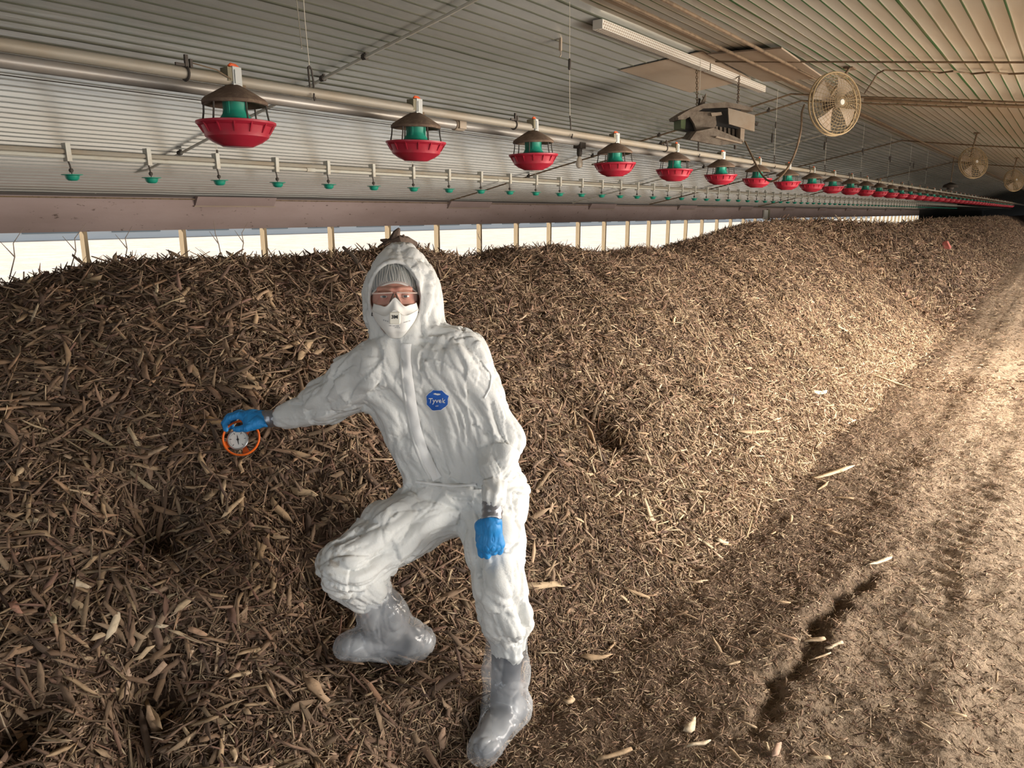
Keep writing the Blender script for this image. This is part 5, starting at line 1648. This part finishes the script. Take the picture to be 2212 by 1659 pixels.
# ---- hair, hair net
def cap(rx, ry, rz, c, edge, amp, nu=72, nv=22, y_max=None):
    V = np.zeros((nv + 1, nu + 1, 3))
    for j in range(nu + 1):
        a = 2 * math.pi * j / nu
        for i in range(nv + 1):
            th = i / nv
            # from the crown down to the edge line
            ex = edge(math.sin(a), math.cos(a))
            yy = ex + (ry + c[1] - ex) * (1 - th ** 1.7)
            s = max(0.0, 1 - ((yy - c[1]) / ry) ** 2) ** 0.5
            w = 1 + amp * (math.sin(a * 17 + 2.6 * math.sin(a * 5) + 1.7 * math.sin(a * 11)) * 0.5 + 0.5) * th ** .7 * (1 - .75 * max(0, th - .85) / .15)
            V[i, j] = hd(c[0] + rx * s * math.sin(a) * w, yy, c[2] + rz * s * math.cos(a) * w)
    return V


edge_f = lambda sx, cz: (0.050 - 0.042 * abs(sx) ** 2.0) if cz > 0 else -0.02
V = cap(.0785, .104, .097, (0, .022, -.022), lambda sx, cz: edge_f(sx, cz) + .006, 0.0)
b = MB(); b.grid(V); b.build('hair', 'hair', person, world=True, angle=None)
V = cap(.0815, .110, .101, (0, .022, -.020), edge_f, 0.035)
b = MB(); b.grid(V); hn = b.build('hair_net', 'hairnet', person, world=True, angle=None)
rng_e = [V[-1, j] for j in range(V.shape[1] - 1)]
b = MB(); b.tube(rng_e, .0026, 6, closed=True); b.build('elastic_band', 'elastic', hn, world=True)
for k in range(26):
    a = -1.25 + k * 0.1 + random.uniform(-.03, .03)
    j0 = (a % (2 * math.pi)) / (2 * math.pi) * 72
    ln = random.uniform(.35, .95)
    pts = []
    for i in range(8, 22):
        if i / 22 < 1 - ln: continue
        j = int(j0 + 0.5 * math.sin(i * .4 + k)) % 72
        fr = j0 + 0.5 * math.sin(i * .4 + k)
        j = int(math.floor(fr)) % 72; ff = fr - math.floor(fr)
        p = V[i, j] * (1 - ff) + V[i, (j + 1) % 72] * ff
        pts.append(p + (p - HEAD) / np.linalg.norm(p - HEAD) * .0012)
    if len(pts) > 2:
        b = MB(); b.tube(pts, .0011, 5); b.build('pleat', 'elastic', hn, world=True)

# ---- eyes, brows, lids
for s_ in (-1, 1):
    c = hd(s_ * .0335, .007, .0735)
    gz = HF + HR * 0.0; gz = gz / np.linalg.norm(gz)
    b = MB(); b.lathe([(0, .0125), (.0028, .0122), (.0058, .0111), (.009, .0087), (.0125, 0), (.009, -.0087), (0, -.0125)], 16, c=c, axis=gz)
    b.m = [1 if i < 32 else 0 for i in range(len(b.f))]
    b.build('eye', ['eye_white', 'iris'], person, world=True)
    for (y0, y1, nm) in ((.0105, .003, 'upper'), (-.0105, -.0045, 'lower')):
        rows = []
        for i in range(5):
            yy = y0 + (y1 - y0) * i / 4
            row = []
            for x in np.linspace(-1, 1, 9):
                r_ = .0138; yc_ = yy * (1 - .55 * x * x)
                zz = math.sqrt(max(0, r_ ** 2 - (x * .0118) ** 2 * .9 - yc_ ** 2))
                row.append(c + HR * x * .0135 + HU * yc_ + HF * zz)
            rows.append(row)
        b = MB(); b.grid(np.array(rows), flip=(y0 > 0)); b.build('eyelid', 'skin', person, world=True, angle=None)
    b = MB()
    rows = []
    for i in range(4):
        row = []
        for x in np.linspace(0, 1, 9):
            xx = s_ * (.012 + x * .040)
            yy = .0205 + .007 * math.sin(x * 2.3) - .003 * x + (i - 1.5) * .0026 * (1 - .5 * x)
            row.append((xx, yy))
        rows.append(row)
    BT = BVHTree.FromPolygons(BVv.tolist(), BFf.tolist()) if s_ == -1 else BT
    R3 = []
    for row in rows:
        r3 = []
        for (xx, yy) in row:
            o_ = hd(xx, yy, .2)
            h_ = BT.ray_cast(Vector(o_), Vector(-HF))
            r3.append(np.array(h_[0]) + HF * .0012)
        R3.append(r3)
    b.grid(np.array(R3), flip=(s_ > 0)); b.build('eyebrow', 'brow', person, world=True, angle=None)

# ---- safety glasses
gl = empty('safety_glasses', (0, 0, 0)); gl.parent = person
def lens_pt(x, y, dz=0): 
    return hd(x, y, .1085 - 3.6 * x * x - 70 * abs(x) ** 4 * 1.2 - .12 * y + dz)
for s_ in (-1, 1):
    rows = []
    for i in range(9):
        v = i / 8; row = []
        for j in range(13):
            u = j / 12
            x = s_ * (.006 + u * .064)
            top = .020 - .002 * u; bot = -.016 - .006 * math.sin(min(1, u * 1.3) * math.pi) + (.014 * (1 - u) ** 3) + .010 * max(0, u - .7) / .3
            row.append(lens_pt(x, top + (bot - top) * v))
        rows.append(row)
    b = MB(); b.grid(np.array(rows), flip=(s_ > 0)); b.build('lens', 'lens', gl, world=True, angle=None)
    tp = [lens_pt(s_ * (.006 + u * .064), .0185 - .002 * u) for u in np.linspace(0, 1, 10)]
    b = MB(); b.tube(tp, [.0018] + [.0024] * 8 + [.0018], 6); b.build('top_glare', 'rim', gl, world=True)  # bar along the lens top edge, glare put into its colour
    b = MB(); b.tube([lens_pt(s_ * .003, .016), lens_pt(s_ * .0075, .004, -.002), lens_pt(s_ * .014, -.010, -.004), lens_pt(s_ * .0165, -.016, -.005)], [.0028, .0036, .0036, .002], 6); b.build('nose_pad', 'nosepad', gl, world=True)
    b = MB(); b.tube([lens_pt(s_ * .070, .014), hd(s_ * .074, .014, .05), hd(s_ * .079, .010, -.02)], [.003, .0026, .002], 6); b.build('temple_arm', 'lens', gl, world=True)

# ---- respirator mask: three folded panels
def mask_pt(u, v):
    # u across -1..1, v from top edge 0 to chin 1
    w = .0740 * (1 - max(0, (v - .30) / .70) ** 2.6 * .40) if v > .30 else .0740 - .006 * (1 - v / .30)
    yt = -.014 - .010 * abs(u) ** 1.5 + .018 * math.exp(-(u / .20) ** 2) - .008 * math.exp(-((abs(u) - .45) / .2) ** 2) + .010 * abs(u) ** 6
    yb = -.127 + .044 * abs(u) ** 2.8
    y = yt + (yb - yt) * v
    zc = np.interp(v, [0, .12, .30, .55, .80, 1.0], [.122, .126, .132, .132, .118, .084])
    ze = np.interp(v, [0, .3, .6, 1.0], [.066, .060, .056, .066])
    z = ze + (zc - ze) * (1 - abs(u) ** 2.7)
    if v < .30: z -= .012 * math.sin(v / .30 * math.pi) * (1 - abs(u)) ** .5 * (1 - math.exp(-(u / .22) ** 2) * .8)
    return hd(u * w, y, z)


MV = np.array([[mask_pt(u, v) for u in np.linspace(-1, 1, 41)] for v in np.linspace(0, 1, 37)])
a_, b_ = MV.shape[:2]
mf = [(i * b_ + j, (i + 1) * b_ + j, (i + 1) * b_ + j + 1, i * b_ + j + 1) for i in range(a_ - 1) for j in range(b_ - 1)]
rsp = MB().add(MV.reshape(-1, 3), mf).build('respirator', 'mask', person, world=True, angle=None)
sd = rsp.modifiers.new('thickness', 'SOLIDIFY'); sd.thickness = .0025; sd.offset = -1
MTREE = BVHTree.FromPolygons(MV.reshape(-1, 3).tolist(), mf)
MHIT = lambda x, y, off: hit(x, y, MTREE, off)
fd_ = [mask_pt(u, .30) + HF * .0008 for u in np.linspace(-1, 1, 31)]
b = MB(); b.tube(fd_, .0014, 5); b.build('panel_fold', 'mask', rsp, world=True)
for s_ in (-1, 1):
    b = MB(); b.tube([mask_pt(s_ * .98, .42), hd(s_ * .075, -.055, .03), hd(s_ * .080, -.035, -.02)], [.003, .003, .003], 6); b.build('strap', 'strap', rsp, world=True)
# valve
def rrect(cx, cy, w, h, r, n=5):
    out = []
    for (sx, sy, a0) in ((1, 1, 0), (-1, 1, 90), (-1, -1, 180), (1, -1, 270)):
        for k in range(n):
            a = math.radians(a0 + 90 * k / (n - 1)); out.append((cx + sx * (w - r) + r * math.cos(a), cy + sy * (h - r) + r * math.sin(a)))
    return out
q0 = hit(853, 687, MTREE, 0.0)
vz = (q0 - HEAD) @ HF
b = MB()
o1 = rrect(853, 687, 11.5, 13, 2.5)
ring0 = [hit(x, y, MTREE, 0) - HF * .004 for x, y in o1]
ring1 = [HEAD + HR * ((hit(x, y, MTREE, 0) - HEAD) @ HR) + HU * ((hit(x, y, MTREE, 0) - HEAD) @ HU) + HF * (vz + .005) for x, y in o1]
ring2 = [HEAD + (p - HEAD - HF * vz) * 1.0 + HF * (vz) for p in ring1]
cen = sum(ring1) / len(ring1)
ring2 = [cen + (p - cen) * .88 + HF * .0025 for p in ring1]
n1 = len(o1)
V_ = ring0 + ring1 + ring2
f_ = []
for k in range(2):
    for j in range(n1): f_.append((k * n1 + j, k * n1 + (j + 1) % n1, (k + 1) * n1 + (j + 1) % n1, (k + 1) * n1 + j)[::-1])
f_.append(tuple(range(2 * n1, 3 * n1))[::-1])
b.add(V_, f_)
valve = b.build('valve', 'valve', rsp, world=True)
VT = BVHTree.FromPolygons([tuple(v) for v in V_], f_)
p_, f_ = text_px('3M', (852.5, 685), 10.5, 0.0, 1.1, 0.03); conform('valve_lettering', p_, f_, .0012, 'ink', VT, rsp)
# faint printed lines either side and under the valve
for (x0, x1, y0, y1, hh) in ((828, 839, 691, 694.5, 1.4), (872, 886, 697, 692.5, 1.1), (840, 862, 703, 704, 1.2), (853, 864, 707, 707.5, 1.0)):
    n_ = 9; pts = []
    for i in range(n_):
        x = x0 + (x1 - x0) * i / (n_ - 1); y = y0 + (y1 - y0) * i / (n_ - 1)
        pts += [(x, y - hh), (x, y + hh)]
    conform('printed_line', pts, [(2 * i, 2 * i + 1, 2 * i + 3, 2 * i + 2) for i in range(0, n_ - 1, 1) if i % 3 != 2], .0010, 'grey_ink', MTREE, rsp)

# ---- gloves and tape cuffs
for s_, col_ in (('R', 0), ('L', 1)):
    H = HANDS[s_]
    pts = np.array([p for q in H for p in q[:2]])
    gf = Field(pts.min(0) - .05, pts.max(0) + .05, .0021)
    for i, (a_, b_, ra, rb) in enumerate(H): gf.cone(a_, b_, ra, rb, .0040 if ra < .016 else .016)
    if s_ == 'R':
        gf.cone(at(568, 905, 2.665), at(560, 906, 2.664), .028, .028, .012)
        gf.cone(at(572, 918, 2.63), at(577, 921, 2.63), .008, .003, .01)
    else:
        gf.cone(at(1063, 1127, 2.32), at(1061, 1136, 2.32), .028, .030, .012)
    V, F = gf.mesh(1)
    Nn = vnormals(V, F)
    wv = vn(V[:, 0] * 60, V[:, 1] * 60, V[:, 2] * 25)
    r_ = (1 - np.abs(2 * vn(V[:, 0] * 55 + 3 * wv, V[:, 1] * 55, V[:, 2] * 30) - 1)) ** 3
    V = V + Nn * (.0022 * (r_ - .25))[:, None]
    g = part('glove', V, F, ['glove'])
    if s_ == 'R': a_, b_, rr = at(571, 905, 2.665), at(600, 902, 2.658), .0310
    else: a_, b_, rr = at(1062, 1121, 2.32), at(1064, 1084, 2.338), .0325
    ax_ = (b_ - a_)
    n_ = 9
    b = MB()
    P_ = [a_ + ax_ * t for t in np.linspace(0, 1, n_)]
    b.tube(P_, [rr * (1 + .05 * math.sin(i * 2.1)) for i in range(n_)], 20)
    Vv = np.array(b.v); Vv += (vn(Vv[:, 0] * 70, Vv[:, 1] * 70, Vv[:, 2] * 70) - .5)[:, None] * .005; b.v = [tuple(q) for q in Vv]
    b.build('tape_cuff', 'tape', person, world=True, angle=50)

# ---- boots inside clear plastic over-boots
for s_ in 'RL':
    if s_ == 'R':
        top, mid, an, heel, toe_ = at(792, 1262, 2.38), at(826, 1330, 2.45), J['anR'], HEELR, TOER
        ex = [(at(905, 1392, 2.56), at(921, 1378, 2.575), .020, .005)]
        rt = (.062, .078, .072)
    else:
        top, mid, an, heel, toe_ = at(1096, 1378, 2.405), at(1093, 1450, 2.43), at(1090, 1520, 2.45), HEELL, TOEL
        ex = []
        rt = (.067, .074, .070)
    fl = (ZUP, 1.25)
    # rubber boot
    q = Field(np.min([top, heel, toe_, mid], 0) - .2, np.max([top, heel, toe_, mid], 0) + .2, .005)
    q.cone(top * .75 + mid * .25, an, .050, .045, .02); q.cone(an, heel, .044, .036, .02); q.cone(heel, toe_ * .95 + heel * .05, .040, .038, .02, fl); q.cone(heel, an * .3 + toe_ * .7, .040, .036, .03)
    V, F = q.mesh(1)
    bt = part('boot', V, F, ['boot'])
    q = Field(np.min([top, heel, toe_, mid], 0) - .2, np.max([top, heel, toe_, mid], 0) + .2, .0055)
    q.cone(top, mid, rt[0], rt[1], .03); q.cone(mid, an, rt[1], rt[2], .03); q.cone(an, heel, rt[2] - .004, .052, .03)
    q.cone(heel, toe_, .054, .046, .04, fl); q.cone(an * .6 + heel * .4, toe_, .060, .042, .04)
    for (a_, b_, ra, rb) in ex: q.cone(a_, b_, ra, rb, .02)
    ax_ = (top - mid) / np.linalg.norm(top - mid)
    cut = top + ax_ * 0.012
    q.func(cut - .2, cut + .2, lambda P: ((cut - P) @ ax_) , .004)
    V, F = q.mesh(1)
    Nn = vnormals(V, F)
    wv = np.stack([vn(V[:, 0] * 8 + i * 7, V[:, 1] * 8, V[:, 2] * 8) - .5 for i in range(3)], 1)
    rg = np.random.default_rng(3 if s_ == 'R' else 8)
    for i in range(8):
        n = rg.normal(size=3); n /= np.linalg.norm(n)
        f = rg.uniform(6, 13)
        ph = ((V + wv * .12) @ n) * f + rg.uniform(0, 9)
        m = np.clip((vn(V[:, 0] * 8 + i * 11, V[:, 1] * 8 + np.floor(ph) * 3.1, V[:, 2] * 8) - .4) / .3, 0, 1)
        V = V + Nn * ((.0065 if f < 10 else .005) * m * (np.abs((ph % 1) * 2 - 1) ** 9 - .08))[:, None]
    # the film keeps to the ground
    gz = ground(V[:, 0], V[:, 1])
    V[:, 2] = np.maximum(V[:, 2], np.where(s_ == 'L', gz - .004, V[:, 2]))
    part('boot_cover', V, F, ['film'])

# ================================================================== COMPOST THERMOMETER
TD = 2.70
tc = at(521, 946, TD)
th = empty('compost_thermometer', tc)
ax_r = -FWD * .93 + RIGHT * .24 + ZUP * .28; ax_r /= np.linalg.norm(ax_r)      # faces the camera, a little to its side
Nn = np.cross(ax_r, ZUP); Nn /= np.linalg.norm(Nn); Bn = np.cross(Nn, ax_r)
Nn = Nn if Nn @ RIGHT > 0 else -Nn; Bn = Bn if Bn[2] > 0 else -Bn
RR = .0605
b = MB()
ringp = [Nn * RR * math.cos(a) * 1.02 + Bn * RR * math.sin(a) * 1.03 for a in np.linspace(0, 2 * math.pi, 49)[:-1]]
n_ = 10
V_ = []
for p in ringp:
    u = p / np.linalg.norm(p)
    for j in range(n_):
        a = 2 * math.pi * j / n_
        V_.append(p + u * .0038 * math.cos(a) + ax_r * .0085 * math.sin(a))
f_ = [(i * n_ + j, i * n_ + (j + 1) % n_, ((i + 1) % 48) * n_ + (j + 1) % n_, ((i + 1) % 48) * n_ + j) for i in range(48) for j in range(n_)]
b.add(V_, f_)
ring = b.build('ring_handle', 'orange', th)
for a in (math.radians(200), math.radians(285), math.radians(60)):
    u = Nn * math.cos(a) + Bn * math.sin(a)
    t_ = np.cross(ax_r, u)
    b = MB(); b.hexa([u * RR * .98 + t_ * .014 * k - ax_r * .004 + u * .004 * m for k, m in ((-1, 0), (1, 0), (1, 1.2), (-1, 1.2))], [u * RR * .30 + t_ * .005 * k - ax_r * .060 + u * .004 * m for k, m in ((-1, 0), (1, 0), (1, 1), (-1, 1))])
    b.build('guard_leg', 'orange', th, smooth=False)
dcn = (at(514, 950, TD + .012) - tc)
RD = .0345
b = MB(); b.lathe([(0, -.020), (RD * .6, -.020), (RD * .98, -.012), (RD * 1.06, 0), (RD * 1.08, .008), (RD * 1.0, .0095), (RD * .95, .007), (RD * .93, .003)], 36, c=dcn, axis=ax_r); b.build('bezel', 'bezel', th)
b = MB(); b.lathe([(0, .0036), (RD * .94, .0036)], 36, c=dcn, axis=ax_r); b.build('dial_face', 'dial', th)
b = MB()
for k in range(26):
    a = math.radians(-50 + 280 * k / 25)
    u = Nn * math.cos(a) + Bn * math.sin(a); t_ = np.cross(ax_r, u)
    r0, r1, w_ = (RD * .62, RD * .84, .0011) if k % 5 == 0 else (RD * .74, RD * .84, .0005)
    c0 = dcn + ax_r * .0042
    b.add([c0 + u * r0 - t_ * w_, c0 + u * r1 - t_ * w_, c0 + u * r1 + t_ * w_, c0 + u * r0 + t_ * w_], [(0, 1, 2, 3)])
b.build('dial_marks', 'ink', th, smooth=False)
b = MB(); u = Bn * .97 - Nn * .12
t_ = np.cross(ax_r, u); c0 = dcn + ax_r * .0052
b.add([c0 - u * RD * .55 - t_ * .0008, c0 - u * RD * .55 + t_ * .0008, c0 + t_ * .0022, c0 + u * RD * .62, c0 - t_ * .0022], [(0, 1, 2, 3, 4)])
b.lathe([(0, .007), (.004, .0065), (.004, .005)], 10, c=dcn, axis=ax_r); b.build('pointer', 'ink', th, smooth=False)
b = MB(); b.tube([dcn - ax_r * .018, dcn - ax_r * .07, dcn - ax_r * .62], [.006, .004, .004], 8); b.build('probe_stem', 'bezel', th)
tag(th, 'round compost thermometer with orange ring handle stuck in the pile, gripped by the blue glove', 'thermometer')
